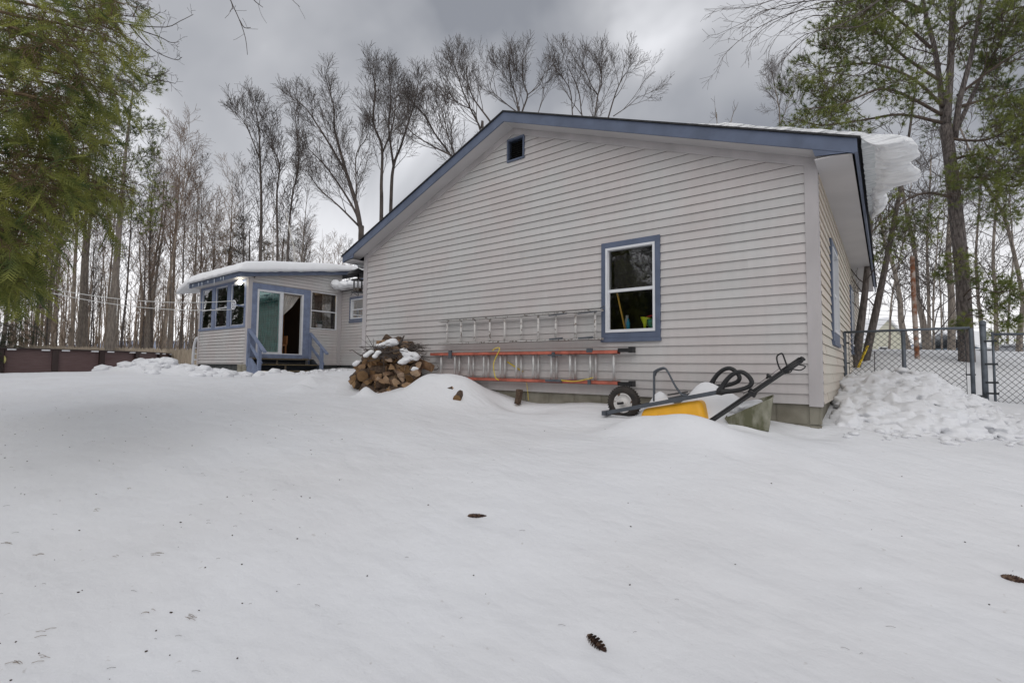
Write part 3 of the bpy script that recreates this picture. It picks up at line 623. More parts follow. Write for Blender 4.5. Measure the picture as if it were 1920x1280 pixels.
# sliding door
s = MB(); s.F = PS; d0, d1, e0, e1 = DV
s.box(1.34, d0, .58, 2.92, -.03, .042); s.box(d1, 3.28, .58, 2.92, -.03, .042); s.box(d0, d1, e1, 2.92, -.03, .042); s.box(d0, d1, .56, e0, -.03, .05)
dr = s.build('sliding_door', M_bluel, sun)
s = MB(); s.F = PS; dm = 2.28
for a, b in ((d0, d0 + .06), (dm - .045, dm + .045), (d1 - .055, d1)): s.box(a, b, e0, e1, -.08, .035)
s.box(d0 + .06, dm - .045, e1 - .06, e1, -.08, .035); s.box(dm + .045, d1 - .055, e1 - .03, e1, -.08, .035); s.box(d0 + .06, dm - .045, e0, e0 + .07, -.08, .035); s.box(dm + .045, d1 - .055, e0, e0 + .03, -.08, .035)
s.box(dm + .045, dm + .07, e0 + .03, e1 - .03, -.08, .02)
s.build('door_frame', M_white, dr)
s = MB(); s.F = PS; s.box(d0 + .06, dm - .045, e0 + .07, e1 - .06, -.03, -.026)
s.build('door_glass', glassmat('teal_tinted_glass', (.40, .85, .80), .2), dr)
s = MB()      # added sheet behind the fixed panel; its green paints in the hill's reflection
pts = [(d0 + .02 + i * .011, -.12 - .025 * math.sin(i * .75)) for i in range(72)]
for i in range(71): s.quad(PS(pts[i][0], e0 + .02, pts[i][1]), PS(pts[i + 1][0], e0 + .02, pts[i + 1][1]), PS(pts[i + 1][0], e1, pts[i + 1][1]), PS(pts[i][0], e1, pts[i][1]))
s.build('reflected_hill_sheet', mat('reflected_hill_sheet', (.03, .13, .12), .9, col2=(.10, .28, .27), scale=3, stretch=(1, 1, 2)), dr)
def curtain(parent, poly_l, poly_r, m, n=24, amp=.02, fr=PS, c=-.14):
    s = MB()
    for i in range(n):
        for k_ in range(len(poly_l) - 1):
            q = []
            for (ii, kk) in ((i, k_), (i + 1, k_), (i + 1, k_ + 1), (i, k_ + 1)):
                t = ii / n; (al, bl), (ar, br) = poly_l[kk], poly_r[kk]; q.append(fr(al + (ar - al) * t, bl + (br - bl) * t, c + amp * math.sin(ii * 1.9)))
            s.quad(*q)
    return s.build('curtain', m, parent)
M_lace = mat('lace_curtain', (.36, .34, .30), .9, col2=(.20, .18, .15), scale=14, ramp=(.45, .6), transl=.2)
M_cur = mat('striped_curtain', (.55, .53, .50), .9, var=.15, scale=3, transl=.2)
curtain(dr, [(2.31, 2.70), (2.30, 2.3), (2.28, 2.05), (2.27, 1.86)], [(2.98, 2.70), (2.72, 2.3), (2.48, 2.05), (2.31, 1.90)], M_cur)
curtain(sun, [(3.33, 2.88), (3.33, 1.64)], [(3.52, 2.88), (3.52, 1.64)], M_lace); curtain(sun, [(3.82, 2.88), (3.86, 1.64)], [(4.18, 2.88), (4.18, 1.64)], M_lace)
for (a, b), fr_ in zip(w3, (.60, .5, .5)):
    curtain(sun, [(a + .03, 2.93), (a + .03, 1.64)], [(a + (b - a) * fr_, 2.93), (a + (b - a) * fr_ * .6, 1.64)], M_lace, fr=PF)
s = MB()   # left end wall panelled in orange wood
s.box(-PL + .06, -PL + .1, PV + .1, 4.3, pb, 3.0); s.build('panelled_wall', M_wood_in, sun)
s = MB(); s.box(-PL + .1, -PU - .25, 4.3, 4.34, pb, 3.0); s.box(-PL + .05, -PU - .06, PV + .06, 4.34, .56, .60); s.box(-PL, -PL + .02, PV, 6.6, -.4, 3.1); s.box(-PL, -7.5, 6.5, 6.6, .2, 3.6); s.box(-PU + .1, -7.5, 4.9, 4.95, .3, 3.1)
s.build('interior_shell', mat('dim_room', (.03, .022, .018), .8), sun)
s = MB(); s.box(-PL + .05, -PU - .06, PV + .05, 4.3, 2.99, 3.01); s.build('ceiling', mat('ceiling_white', (.55, .53, .5), .8), sun)
# roof: low slope rising to the back
def RZ(v): return 3.18 + (v - .95) * .17
s = MB(); RF = lambda a, b, c: Vector((a, b, RZ(b) + c))
s.box(-PL - .12, -PU + .18, .93, 6.6, .004, .02, F=RF); s.box(-PU + .18, -7.47, 4.25, 6.6, -.42, -.40, F=RF); s.build('roof', M_shing, sun)
s = MB(); s.F = RF
s.box(-PL - .12, -PU + .18, .93, .955, -.14, .002); s.box(-PU + .15, -PU + .18, .955, 6.6, -.14, .002); s.box(-PL - .12, -PL - .09, .955, 6.6, -.14, .002)
s.box(-PU + .182, -7.5, 4.22, 4.25, -.50, -.41); s.build('fascia', M_blue, sun)
s = MB(); s.box(-PL - .09, -PU + .15, .96, PV - .03, 3.055, 3.065); s.box(-PU + .03, -7.5, 4.25, 4.49, 3.06, 3.07)
s.box(-PU + .025, -PU + .15, .96, 4.5, -.135, -.125, F=RF); s.build('soffit', M_soff, sun)
s = MB(); s.F = IDF; s.box(-PL + .05, -PU - .05, PV + .06, PV + .2, -.5, pb - .002); s.box(-PU - .2, -PU - .06, PV + .1, 4.5, -.5, pb - .002)
s.box(-PU - .06, -7.5, 4.56, 4.7, -.5, pb - .002); s.build('foundation', mat('dark_skirt', (.06, .065, .065), .8, var=.3, scale=6), sun)
s = MB(); s.tube([(-15.45, PV - .02, -.3), (-15.45, PV - .02, pb - .005)], .14, 12); s.tube([(-15.25, PV + .0, -.3), (-15.25, PV + .0, pb - .005)], .10, 12); s.each('pier', M_cement, sun)
# door interior hint: a wooden chair
ch = thing('wooden_chair', 'brown wooden chair in the dark room behind the open sliding door', 'chair', (-PU - .9, 2.62, .6))
M_chw = mat('chair_wood', (.34, .15, .06), .5)
s = MB(); s.box(-PU - 1.15, -PU - .65, 2.42, 2.86, 1.0, 1.05); s.build('seat', M_chw, ch)
for dx in (-1.13, -.70):
    for dy in (2.44, 2.80):
        s = MB(); s.box(-PU + dx, -PU + dx + .05, dy, dy + .05, .6, 1.0); s.build('leg', M_chw, ch)
s = MB(); s.box(-PU - 1.15, -PU - .65, 2.84, 2.88, 1.06, 1.35); s.build('backrest', M_chw, ch)
# plant on the right window sill
pl = thing('potted_plant', 'dark spiky plant in a white pot inside the sunroom side window', 'plant', (-PU - .16, 3.74, 1.62))
s = MB(); s.lathe((-PU - .16, 3.74, 1.62), [(0, 0), (.08, 0), (.11, .17), (.095, .17), (.07, .02)], 16); s.build('pot', M_white, pl)
s = MB()
for i in range(34):
    a = rnd.uniform(0, 6.28); l = rnd.uniform(.18, .38); t_ = rnd.uniform(.3, 1.2); d = Vector((math.cos(a) * math.sin(t_) * .35, math.sin(a) * math.sin(t_), math.cos(t_)))
    p0 = Vector((-PU - .16, 3.74, 1.78)); s.tube([p0, p0 + d * l * .5 + Vector((0, 0, .03)), p0 + d * l], [.012, .010, .001], 4)
s.build('leaves', mat('dark_leaves', (.015, .03, .012), .6), pl)
# porch lamp: two bulbs, one lit
lp = thing('porch_light', 'twin bulb lamp under the sunroom eave, one bulb lit', 'lamp', PF(15.62, 3.0, .05))
s = MB(); s.lathe(PF(15.70, 3.02, .03), [(0, -.02), (.06, -.02), (.06, .02), (0, .02)], 16, Vector((0, -1, 0))); s.bar(PF(15.86, 3.0, .08), PF(15.56, 3.0, .08), .03, .03); s.build('bracket', M_white, lp)
def sph(mb, c, r, k=16, sc=(1, 1, 1)):
    m = 10; prof = [(r * math.sin(math.pi * i / m), -r * math.cos(math.pi * i / m)) for i in range(m + 1)]; mb.lathe(c, prof, k)
s = MB(); sph(s, PF(15.56, 2.93, .14), .075); s.build('lit_bulb', emit('warm_bulb', (1, .93, .75), 7), lp)
s = MB(); sph(s, PF(15.86, 2.93, .12), .06); s.build('dark_bulb', M_white, lp)
tl = thing('table_lamp', 'small lit lamp glowing inside the back window', 'lamp', (-13.9, 4.8, 2.0))
s = MB(); s.lathe((-13.9, 4.8, 2.12), [(.0, 0), (.10, 0), (.07, .15), (0, .15)], 16); s.build('lamp_shade', emit('lampshade_glow', (1, .8, .5), 3.0), tl)
s = MB(); s.tube([(-13.9, 4.8, 1.9), (-13.9, 4.8, 2.12)], .02, 8); s.build('stem', M_white, tl)
# warm room light that glows on the panelling (a real ceiling bulb)
cb_ = thing('ceiling_bulb', 'bare warm bulb under the sunroom ceiling', 'lamp', (-16.2, 3.5, 2.85))
s = MB(); sph(s, (-16.2, 3.5, 2.9), .05); s.build('glass_bulb', emit('ceiling_bulb_glow', (1, .62, .25), 40), cb_)
# snow on the sunroom roof
def roofsnow():
    V = []; nxs, nys = 80, 40; x0, x1, y0, y1 = -PL - 1.05, -PU + .24, .84, 6.4
    top = []; bot = []
    for j in range(nys + 1):
        for i in range(nxs + 1):
            x = x0 + (x1 - x0) * i / nxs; y = y0 + (y1 - y0) * j / nys
            e = min(1, (i) / 5, (nxs - i) / 3.5, (j) / 2.5, (nys - j) / 6); e = max(0, e); rr_ = math.sqrt(max(0, 1 - (1 - e) ** 2))
            h = (.34 + .05 * noise.noise(Vector((x * .8, y * .8, 0))) + .03 * noise.noise(Vector((x * 3, y * 3, 7)))) * (.35 + .65 * rr_ if e > 0 else .30)
            h *= 1 - .55 * max(0, min(1, (y - 3.2) / 2.2)) * (x > -16.2) ; ex = .03 * noise.noise(Vector((y * 5, 2, 0))) if i in (0, nxs) else 0; ey = .05 * noise.noise(Vector((x * 4, 2, 0))) if j == 0 else 0
            over = max(0, (-PL - .12) - x); z = RZ(max(y, .9)) + h - over * .22
            top.append((x + ex, y + ey, z)); under = RZ(max(y, .93)) + .022 if (over <= 0 and x < -PU + .18) else RZ(max(y, .9)) - .02 - over * .25 - .03 * noise.noise(Vector((x * 6, y * 6, 0)))
            if y <= .93 and over <= 0: under += .02 * noise.noise(Vector((x * 4, 0, 3)))
            bot.append((x + ex, y + ey, min(under, z - .02)))
    n = len(top); k = nxs + 1; s = MB()
    F = [(j * k + i, j * k + i + 1, (j + 1) * k + i + 1, (j + 1) * k + i) for j in range(nys) for i in range(nxs)]
    F2 = [tuple(n + a for a in f[::-1]) for f in F]
    B = [j for j in range(k)] + [r * k + nxs for r in range(1, nys + 1)] + [nys * k + i for i in range(nxs - 1, -1, -1)] + [r * k for r in range(nys - 1, 0, -1)]
    S_ = [(B[i], n + B[i], n + B[(i + 1) % len(B)], B[(i + 1) % len(B)]) for i in range(len(B))]
    s.add(top + bot, F + F2 + S_, True); tag(s.build('roof_snow_blanket', M_snowr, base=(-17, 3, 3.3)), 'deep smooth snow blanket on the sunroom roof overhanging its left end', 'snow')
roofsnow()
P = [((-13.6 - i * .2, 4.28 + rnd.uniform(-.05, .05), 3.18 + rnd.uniform(-.03, .03)), .2, (1.1, 1, .62)) for i in range(10)] + [((-15.05, 4.15, 3.26), .17, (1, 1, 1)), ((-14.6, 4.2, 3.2), .2, (1.3, 1, .7))]
P += [((-12.8, 4.35, 3.25), .25, (2, 1, .6)), ((-11, 4.35, 3.25), .25, (4, 1, .6)), ((-9, 4.35, 3.25), .25, (5, 1, .6))]
blobby('eave_snow_ridge', M_snowr, P, .03, 'short ridge of snow on the low back eave beside the sunroom', 'snow', base=(-14, 4.3, 3.1))
blobby('gutter_snow', M_snowr, [((-UW - EV - .02, .2 + i * .2, 2.36 + .03 * math.sin(i)), .12, (.8, 1.1, .6)) for i in range(12)], .025, 'thin snow along the left eave above the bird feeder', 'snow', base=(-7.8, 1, 2.4))
s = MB()
for uu, l in ((18.2, .14), (17.9, .22), (17.4, .10), (16.9, .24), (16.4, .09), (16.2, .14), (18.7, .12), (19.05, .2)):
    s.tube([(-uu, .9, 3.14), (-uu, .9, 3.14 - l)], [.014, .002], 5)
tag(s.build('icicles', mat('clear_ice', (.6, .65, .7), .15), base=(-17.5, .9, 3)), 'row of thin icicles under the sunroom front eave', 'icicles', kind='stuff')
# steps
st = thing('porch_steps', 'weathered wooden steps with blue handrails below the sliding door', 'steps', (-PU + .5, 2.4, 0))
for k, (hh, dx, a, b) in enumerate(((.555, .30, 1.36, 3.22), (.37, .62, 1.30, 3.28), (.17, .92, 1.30, 3.25))):
    s = MB(); s.box(-PU + dx - .28, -PU + dx, a, b, hh - .035, hh); s.build('tread', M_deck, st)
    s = MB(); s.box(-PU + dx - .30, -PU + dx - .27, a + .05, b - .05, hh - .2, hh - .037); s.build('riser', M_riser, st)
    s = MB(); s.box(-PU + dx - .30 + .02, -PU + dx - .24, 2.16 + k * .12, 2.21 + k * .12, hh - .19, hh - .036); s.build('spacer', M_picket, st)
for v_ in (1.27, 3.30):
    s = MB(); s.prism([(0, -.35), (0, .55), (.25, .55), (.95, .1), (.95, -.35)], v_ - .02, v_ + .02, F=lambda a, b, c: Vector((-PU + .03 + a, c, b))); s.build('stringer', M_bluel if v_ < 2 else M_riser, st)
    r = thing  # noqa
    s = MB(); s.box(-PU + .03, -PU + .10, v_ - .04, v_ + .04, .3, 1.42); s.build('post', M_bluel, st)
    s = MB(); s.box(-PU + .76, -PU + .85, v_ - .045, v_ + .045, -.35, .92); s.build('post', M_bluel, st)
    s = MB(); s.bar((-PU + .02, v_ + .02, 1.45), (-PU + 1.10, v_ + .02, .72), .10, .05); s.build('handrail', M_bluel, st)
    s = MB(); s.bar((-PU + .05, v_ + .05, .98), (-PU + .85, v_ + .05, .38), .04, .09); s.build('lower_rail', M_bluel, st)
# clothesline
cl = thing('clothesline', 'white clothesline running from a pulley on the sunroom to the trees', 'clothesline', PF(15.55, 2.17, .1))
s = MB(); c0 = PF(15.55, 2.2, .30)
s.tube([c0 + Vector((.14 * math.cos(a), 0, .14 * math.sin(a))) for a in np.linspace(0, 2 * math.pi, 25)[:-1]], .016, 6, closed=True)
for a in (0.4, 1.45, 2.5): s.bar(c0 + Vector((math.cos(a) * .14, 0, math.sin(a) * .14)), c0 - Vector((math.cos(a) * .14, 0, math.sin(a) * .14)), .018, .018)
s.build('pulley', M_white, cl)
s = MB(); s.bar(PF(15.42, 2.16, 0), PF(15.42, 2.2, .32), .04, .04); s.bar(PF(15.85, 2.06, .3), PF(15.85, 1.66, .3), .015, .015); s.build('bracket', M_bluel, cl)
s = MB(); Lend = at(95, 541, 13.0); Lend2 = at(95, 549, 13.0)
for A_, B_ in ((PF(15.6, 2.33, .3), Lend), (PF(15.6, 2.06, .3), Lend2)):
    s.tube([A_.lerp(B_, t) - Vector((0, 0, .18 * 4 * t * (1 - t))) for t in np.linspace(0, 1, 14)], .011, 5)
s.each('line', mat('line_white', (.6, .6, .58), .6), cl)
# bird feeder under the left eave
fp = onu(672, 500, -7.80)
bf = thing('bird_feeder', 'black domed bird feeder hanging at the left house corner', 'bird feeder', (fp.x, fp.y, 2.3))
zt = onu(671, 502, -7.80).z
s = MB(); s.lathe((fp.x, fp.y, zt - .15), [(.215, 0), (.20, .025), (.13, .085), (.05, .115), (.015, .125), (.0, .15), (.0, .148), (.13, .075), (.195, .018), (.213, -.004), (.215, 0)], 28); s.build('baffle', M_black, bf)
s = MB(); s.tube([(fp.x, fp.y, zt + .12), (fp.x, fp.y, zt - .05)], .004, 6); s.tube([(fp.x, fp.y, zt - .1), (fp.x, fp.y, zt - .48)], .014, 8); s.build('rod', M_blackm, bf)
s = MB(); s.lathe((fp.x, fp.y, zt - .24), [(0, .02), (.05, .02), (.13, 0), (.13, -.012), (0, -.005)], 24); s.lathe((fp.x, fp.y, zt - .50), [(0, .0), (.12, .0), (.13, .012), (0, .02)], 24); s.each('tray', M_black, bf)
s = MB(); s.lathe((fp.x, fp.y, zt - .48), [(.09, 0), (.09, .23)], 24); s.build('seed_tube', M_glass, bf)
s = MB(); s.lathe((fp.x, fp.y, zt - .475), [(0, .0), (.085, 0), (.085, .06), (0, .07)], 20); s.build('seed', mat('bird_seed', (.10, .07, .045), .9), bf)
s = MB(); s.tube(smooth_path([(fp.x, fp.y, zt - .48), (fp.x + .02, fp.y, zt - .56), (fp.x - .08, fp.y, zt - .52), (fp.x - .17, fp.y, zt - .49), (fp.x - .23, fp.y, zt - .53)], 5), .006, 6); s.build('perch', M_blackm, bf)
# ------------------------------------------------------------------ pool, fence
pc = at(62, 670, 20.6); PR = 4.75
pool = thing('swimming_pool', 'round brown-walled above-ground pool behind snow at left', 'pool', (pc.x, pc.y, 0))
s = MB(); s.lathe((pc.x, pc.y, -.3), [(PR, 0), (PR, 1.12)], 96); s.build('pool_wall', M_pool, pool)
s = MB(); s.lathe((pc.x, pc.y, .80), [(PR - .12, 0), (PR + .10, -.0), (PR + .12, .04), (PR - .10, .06), (PR - .12, 0)], 96); s.build('top_rail', M_poolp, pool)
s = MB(); s.lathe((pc.x, pc.y, .70), [(0, 0), (PR - .05, .0)], 64); s.build('pool_cover_snow', M_snowr, pool)
a_c = math.atan2(CAM.y - pc.y, CAM.x - pc.x)
for i in range(22):
    a = a_c + .12 + i * 2 * math.pi / 22
    c_ = Vector((pc.x + (PR + .04) * math.cos(a), pc.y + (PR + .04) * math.sin(a), .25)); Mz = Matrix.Rotation(a, 3, 'Z')
    if abs(((a - a_c + math.pi) % (2 * math.pi)) - math.pi) > 1.75: continue
    s = MB(); s.bbox(c_, .05, .085, .56, Mz); s.build('post', M_poolp, pool)
    s = MB()
    for da in (-.055, .055):
        s.bbox(Vector((pc.x + (PR + .10) * math.cos(a + da), pc.y + (PR + .10) * math.sin(a + da), .795)), .03, .11, .022, Matrix.Rotation(a + da, 3, 'Z'))
    s.each('snow_dab', M_snowr, pool)
for px in (2, 303):
    d = ray(px, 670); d.z = 0; o_ = Vector((CAM.x - pc.x, CAM.y - pc.y)); dd = Vector((d.x, d.y)); A_ = dd.dot(dd); B_ = 2 * o_.dot(dd); C_ = o_.dot(o_) - (PR + .03) ** 2
    t_ = (-B_ - math.sqrt(max(0, B_ * B_ - 4 * A_ * C_))) / 2 / A_; hx, hy = CAM.x + dd.x * t_, CAM.y + dd.y * t_
    nrm = Vector((hx - pc.x, hy - pc.y, 0)).normalized(); s = MB(); tt = nrm.cross(Vector((0, 0, 1)))
    ring = [(math.cos(q) * .13, math.sin(q) * .18) for q in np.linspace(0, 2 * math.pi, 21)[:-1]]
    s.add([Vector((hx, hy, .44)) + tt * a + Vector((0, 0, b)) + nrm * c for c in (0, .035) for a, b in ring], [tuple(range(20))[::-1], tuple(range(20, 40))] + [(i, (i + 1) % 20, 20 + (i + 1) % 20, 20 + i) for i in range(20)])
    s.build('oval_float', mat('pale_yellow_plastic', (.72, .66, .25), .5), pool)
pa, pb_ = at(-260, 660, 27), at(372, 660, 22.5)
pk = thing('picket_fence', 'pale stockade picket fence with pointed tops behind the pool', 'fence', (pa.lerp(pb_, .5).x, pa.lerp(pb_, .5).y, 0))
s = MB(); dv = (pb_ - pa); dv.z = 0; Lk = dv.length; dv.normalize(); nv_ = Vector((dv.y, -dv.x, 0)); i = 0; q = 0
while q < Lk:
    t = q / Lk; top = 1.42 - .36 * t + rnd.uniform(-.035, .035); w_ = .075; b_ = pa + dv * q; b_.z = 0
    s.prism([(0, -.2), (w_, -.2), (w_, top - .09), (w_ * .5, top), (0, top - .09)], 0, .018, F=lambda a, b, c: b_ + dv * a + Vector((0, 0, b)) + nv_ * c); q += .088
s.build('pickets', M_picket, pk)
s = MB(); s.bar(pa + Vector((0, 0, 1.0 - pa.z)), pb_ + Vector((0, 0, .68 - pb_.z)), .03, .08); s.build('rail', M_picket, pk)
pld = thing('pool_ladder', 'white plastic pool ladder standing at the left end of the sunroom', 'ladder', at(366, 680, 19.2))
for dx in (0, .38):
    b0_ = at(360, 690, 19.2); s = MB(); pts = [at(361, 684, 19.2 + dx), at(363, 655, 19.2 + dx), at(367, 637, 19.2 + dx), at(371, 634, 19.2 + dx), at(373, 645, 19.2 + dx), at(373, 682, 19.2 + dx)]
    s.tube(smooth_path(pts, 4), .05, 8); s.build('side_rail', M_white, pld)
for k in range(3):
    s = MB(); y_ = 652 + k * 11; s.bar(at(365, y_, 19.2), at(365, y_, 19.6), .12, .05); s.build('step', M_white, pld)
# ------------------------------------------------------------------ chain link fence
FV = 3.2
def mesh_panel(mb, fr, a0, a1, b0, b1, sp=.078, r=.0028):
    w, h = a1 - a0, b1 - b0; n0 = int(-h / sp) - 1; n1 = int(w / sp) + 1
    def clip(ax, bx, dx):     # line a = ax + dx*t , b = b0 + t
        t0, t1 = 0, h
        if dx > 0: t0 = max(t0, a0 - ax); t1 = min(t1, a1 - ax)
        else: t0 = max(t0, ax - a1); t1 = min(t1, ax - a0)
        return (t0, t1) if t1 - t0 > .01 else None
    for k in range(-int(h / sp) - 1, int(w / sp) + int(h / sp) + 2):
        for dx in (1, -1):
            ax = a0 + k * sp; c = clip(ax, 0, dx)
            if c: mb.tube([fr(ax + dx * c[0], b0 + c[0], .004 * dx), fr(ax + dx * c[1], b0 + c[1], .004 * dx)], r, 4, cap=False)
FF = Frame((0, FV, 0), (1, 0, 0), (0, -1, 0))
def vpipe(name, parent, a, b0, b1, r, m=M_galv, c=0, cap=False, fr=None):
    s = MB(); fr = fr or FF; s.tube([fr(a, b0, c), fr(a, b1, c)], r, 12)
    if cap: s.lathe(fr(a, b1, c), [(r * 1.15, -.03), (r * 1.15, .0), (r * .8, .025), (0, .035)], 12)
    return s.build(name, m, parent)
fn = thing('chain_link_fence', 'grey chain-link fence section joined to the house side wall', 'fence', FF(.7, 0, 0))
vpipe('post', fn, .02, -.2, .915, .028); vpipe('post', fn, .715, -.2, .90, .025)
s = MB(); s.tube([FF(0, .915, 0), FF(1.41, .925, 0)], .018, 10); s.build('top_rail', M_galv, fn)
s = MB(); mesh_panel(s, FF, .075, 1.36, -.1, .90); s.build('wire_mesh', M_wire, fn)
s = MB()
s.bar(FF(.075, -.1, 0), FF(.075, .9, 0), .012, .006); s.bar(FF(1.36, -.1, 0), FF(1.36, .9, 0), .012, .006)
for z_ in (.15, .45, .75): s.bar(FF(.0, z_, 0), FF(.08, z_, 0), .012, .02)
for z_ in (.02, .30): s.bar(FF(1.35, z_, 0), FF(1.45, z_, 0), .012, .02)
s.each('tension_bar', M_wire, fn)
vpipe('end_post', fn, 1.42, -.2, .915, .024)
gt = thing('fence_gate', 'chain-link gate on its tall round-capped post at far right', 'gate', FF(1.6, 0, 0))
vpipe('gate_post', gt, 1.535, -.3, .985, .032, cap=True)
vpipe('frame_pipe', gt, 1.625, -.15, .86, .014)
FG = Frame((1.625, FV, 0), Vector((.90, .30, 0)).normalized(), Vector((.3, -.9, 0)).normalized())
s = MB(); s.tube([FG(0, .83, 0), FG(1.25, .83, 0)], .016, 10); s.tube([FG(0, -.12, 0), FG(1.25, -.12, 0)], .016, 10); s.tube([FG(1.25, -.12, 0), FG(1.25, .86, 0)], .016, 10); s.build('frame_rail', M_galv, gt)
s = MB(); mesh_panel(s, FG, .02, 1.23, -.1, .83); s.build('wire_mesh', M_wire, gt)
s = MB()
for z_ in (.06, .20, .44, .74): s.bar(FF(1.535, z_, .03), FF(1.66, z_, .03), .014, .025)
s.bar(FF(1.40, .02, .03), FF(1.55, .02, .03), .03, .03); s.each('hinge', M_wire, gt)
# ------------------------------------------------------------------ snow pile by the fence
P = []; r2 = random.Random(3)
ymin = lambda x: -.10 + .74 * x
def pileh(x, y):
    H = np.interp(x, [.1, .7, .95, 1.42, 1.6, 2.6], [.24, .34, .28, .0, -.12, -.16]); f = min(1, max(0, (y - ymin(x)) / (3.0 - ymin(x)))) ** .75
    return -.30 + (H + .30) * f
for i in range(1500):
    x = .1 + 2.2 * r2.random() ** 1.3; y = r2.uniform(ymin(x), 3.05)
    if y > 3.05: continue
    z = pileh(x, y) + r2.uniform(-.04, .025); r = r2.choice((.025, .03, .04, .05, .06, .08, .11)) * (1.0 if x < 1.2 else .7)
    P.append(((x + (.05 if y < .1 else 0), y, z + .015 - r * .3), r, (r2.uniform(.7, 1.4), r2.uniform(.7, 1.3), r2.uniform(.45, .95))))
for i in range(60):
    x = r2.uniform(.15, 1.0); y = r2.uniform(ymin(x) + .1, 3.0); z = pileh(x, y); P.append(((x + .05, y, z), r2.uniform(.08, .15), (r2.uniform(.7, 1.3), r2.uniform(.6, 1.2), r2.uniform(.5, .9))))
for i in range(70):
    x = r2.uniform(.3, 2.4); y = r2.uniform(ymin(x) + .45, 3.0)
    if y < 3.0 and y > ymin(x) + .4: P.append(((x, y, pileh(x, y) - .36), .34, (1, 1, 1)))
for i in range(40):
    x = r2.uniform(.15, 1.6); y = ymin(x) + r2.uniform(-.35, .05); P.append(((x + .03, y, zs(x, y) + .005), r2.uniform(.015, .05), (1.2, 1.1, .7)))
blobby('snow_pile', M_snowc, P, .014, 'tumbled heap of snow chunks between the house corner and the fence', 'snow pile', smooth_it=0, base=(1, 1.5, 0), kind='stuff', sub=1)
P = []
for i in range(150):
    u_ = r2.uniform(13.0, 19.6); v_ = r2.gauss(-.3, .5) if u_ > 15 else r2.gauss(.4, .6); P.append(((-u_, v_, zs(-u_, v_) - .02 + r2.uniform(-.03, .05)), r2.uniform(.05, .22), (1.2, 1, .7)))
for i in range(30): u_ = r2.uniform(13.0, 14.2); v_ = r2.uniform(1.3, 3.6); P.append(((-u_, v_, zs(-u_, v_)), r2.uniform(.06, .14), (1.2, 1, .7)))
blobby('shovelled_snow', M_snowc, P, .03, 'lumpy shovelled snow bank in front of the sunroom', 'snow pile', smooth_it=1, base=(-17, 0, 0), kind='stuff', sub=1)
#PART2
# ------------------------------------------------------------------ upturned wheelbarrow
def zp(X, Y, v): return onv(1100 + .23958 * X, 620 + .23952 * Y, v)
wb = thing('wheelbarrow', 'overturned grey-framed wheelbarrow with black loop grips half buried in snow', 'wheelbarrow', (-1.5, -.4, -.3))
wc = onv(1170, 755, -.40)
whl = MB(); whl.lathe(wc, [(.112, -.035), (.135, -.045), (.165, -.046), (.186, -.03), (.192, 0), (.186, .03), (.165, .046), (.135, .045), (.112, .035), (.108, 0), (.112, -.035)], 40, Vector((0, 1, 0)))
for i in range(40):
    a = i * 2 * math.pi / 40; whl.bbox(wc + Vector((math.cos(a) * .190, 0, math.sin(a) * .190)), .006, .03, .006, Matrix.Rotation(-a, 3, 'Y'))
tw = whl.build('tyre', M_tyre, wb)
s = MB(); s.lathe(wc, [(.0, -.03), (.03, -.045), (.035, -.018), (.085, -.012), (.10, -.034), (.113, -.036), (.113, .036), (.10, .03), (.03, .03), (0, .03)], 36, Vector((0, 1, 0))); s.build('rim', M_rim, wb)
s = MB(); s.lathe(wc, [(.0, -.16), (.014, -.16), (.014, .16), (0, .16)], 10, Vector((0, 1, 0))); s.build('axle', M_blackm, wb)
for v_, dx, dz in ((-.55, 0, 0), (-.27, -.10, .0)):
    a_ = zp(160, 640, -.55); b_ = zp(1030, 480, -.55); a_.y = b_.y = v_; a_ += Vector((0, 0, dz)); b_ += Vector((dx * 1.6, 0, dz))
    s = MB(); s.bar(a_, b_, .028, .042); s.build('handle_bar', M_grey, wb)
    s = MB(); k = [(1040, 478), (1060, 440), (1085, 398), (1130, 350), (1180, 324), (1225, 326), (1270, 360), (1292, 400), (1275, 432), (1220, 455), (1150, 470), (1090, 474)]
    pts = [zp(x, y, -.55) for x, y in k]; pts = [Vector((p.x + dx * 1.7, v_, p.z - dx * .35)) for p in pts]
    sp = smooth_path(pts + [pts[0]], 4)[:-1]; rr_ = [.0215 + .022 * math.exp(-min(i, len(sp) - i) / 3) for i in range(len(sp))]; s.tube(sp, rr_, 10, closed=True)
    s.build('loop_grip', M_black, wb)
    s = MB(); k = [(520, 552), (520, 345), (530, 315), (575, 293), (605, 292), (632, 325), (690, 435), (742, 502), (780, 506)]
    pts = [zp(x, y, -.55) for x, y in k]; s.tube(smooth_path([Vector((p.x + dx, v_ + .02, p.z + dz)) for p in pts], 4), .0105, 8); s.tube([Vector((p.x + dx, v_ + .05, p.z + dz - .012)) for p in smooth_path(pts[1:6], 4)], .007, 8); s.build('leg', M_grey, wb)
s = MB(); a_ = zp(120, 640, -.57); s.box(a_.x, a_.x + .05, -.58, -.24, a_.z - .03, a_.z + .02, F=IDF); s.build('nose_bracket', M_grey, wb)
s = MB(); s.bar(zp(640, 500, -.55), zp(720, 485, -.55) + Vector((0, .26, 0)), .03, .012); s.build('cross_brace', M_blackm, wb)
t0, t1 = [(-1.66, -.64, -.34), (-.90, -.64, -.24), (-.86, -.12, -.24), (-1.66, -.12, -.34)], [(-1.62, -.53, -.10), (-1.0, -.53, .028), (-.98, -.22, .028), (-1.62, -.22, -.10)]
s = MB(); V = [Vector(p) for p in t0 + t1]; s.add(V, [(0, 1, 5, 4), (1, 2, 6, 5), (2, 3, 7, 6), (3, 0, 4, 7), (4, 5, 6, 7)]); tray = s.build('tray', M_yellow, wb)
bv = tray.modifiers.new('b', 'BEVEL'); bv.width = .05; bv.segments = 4
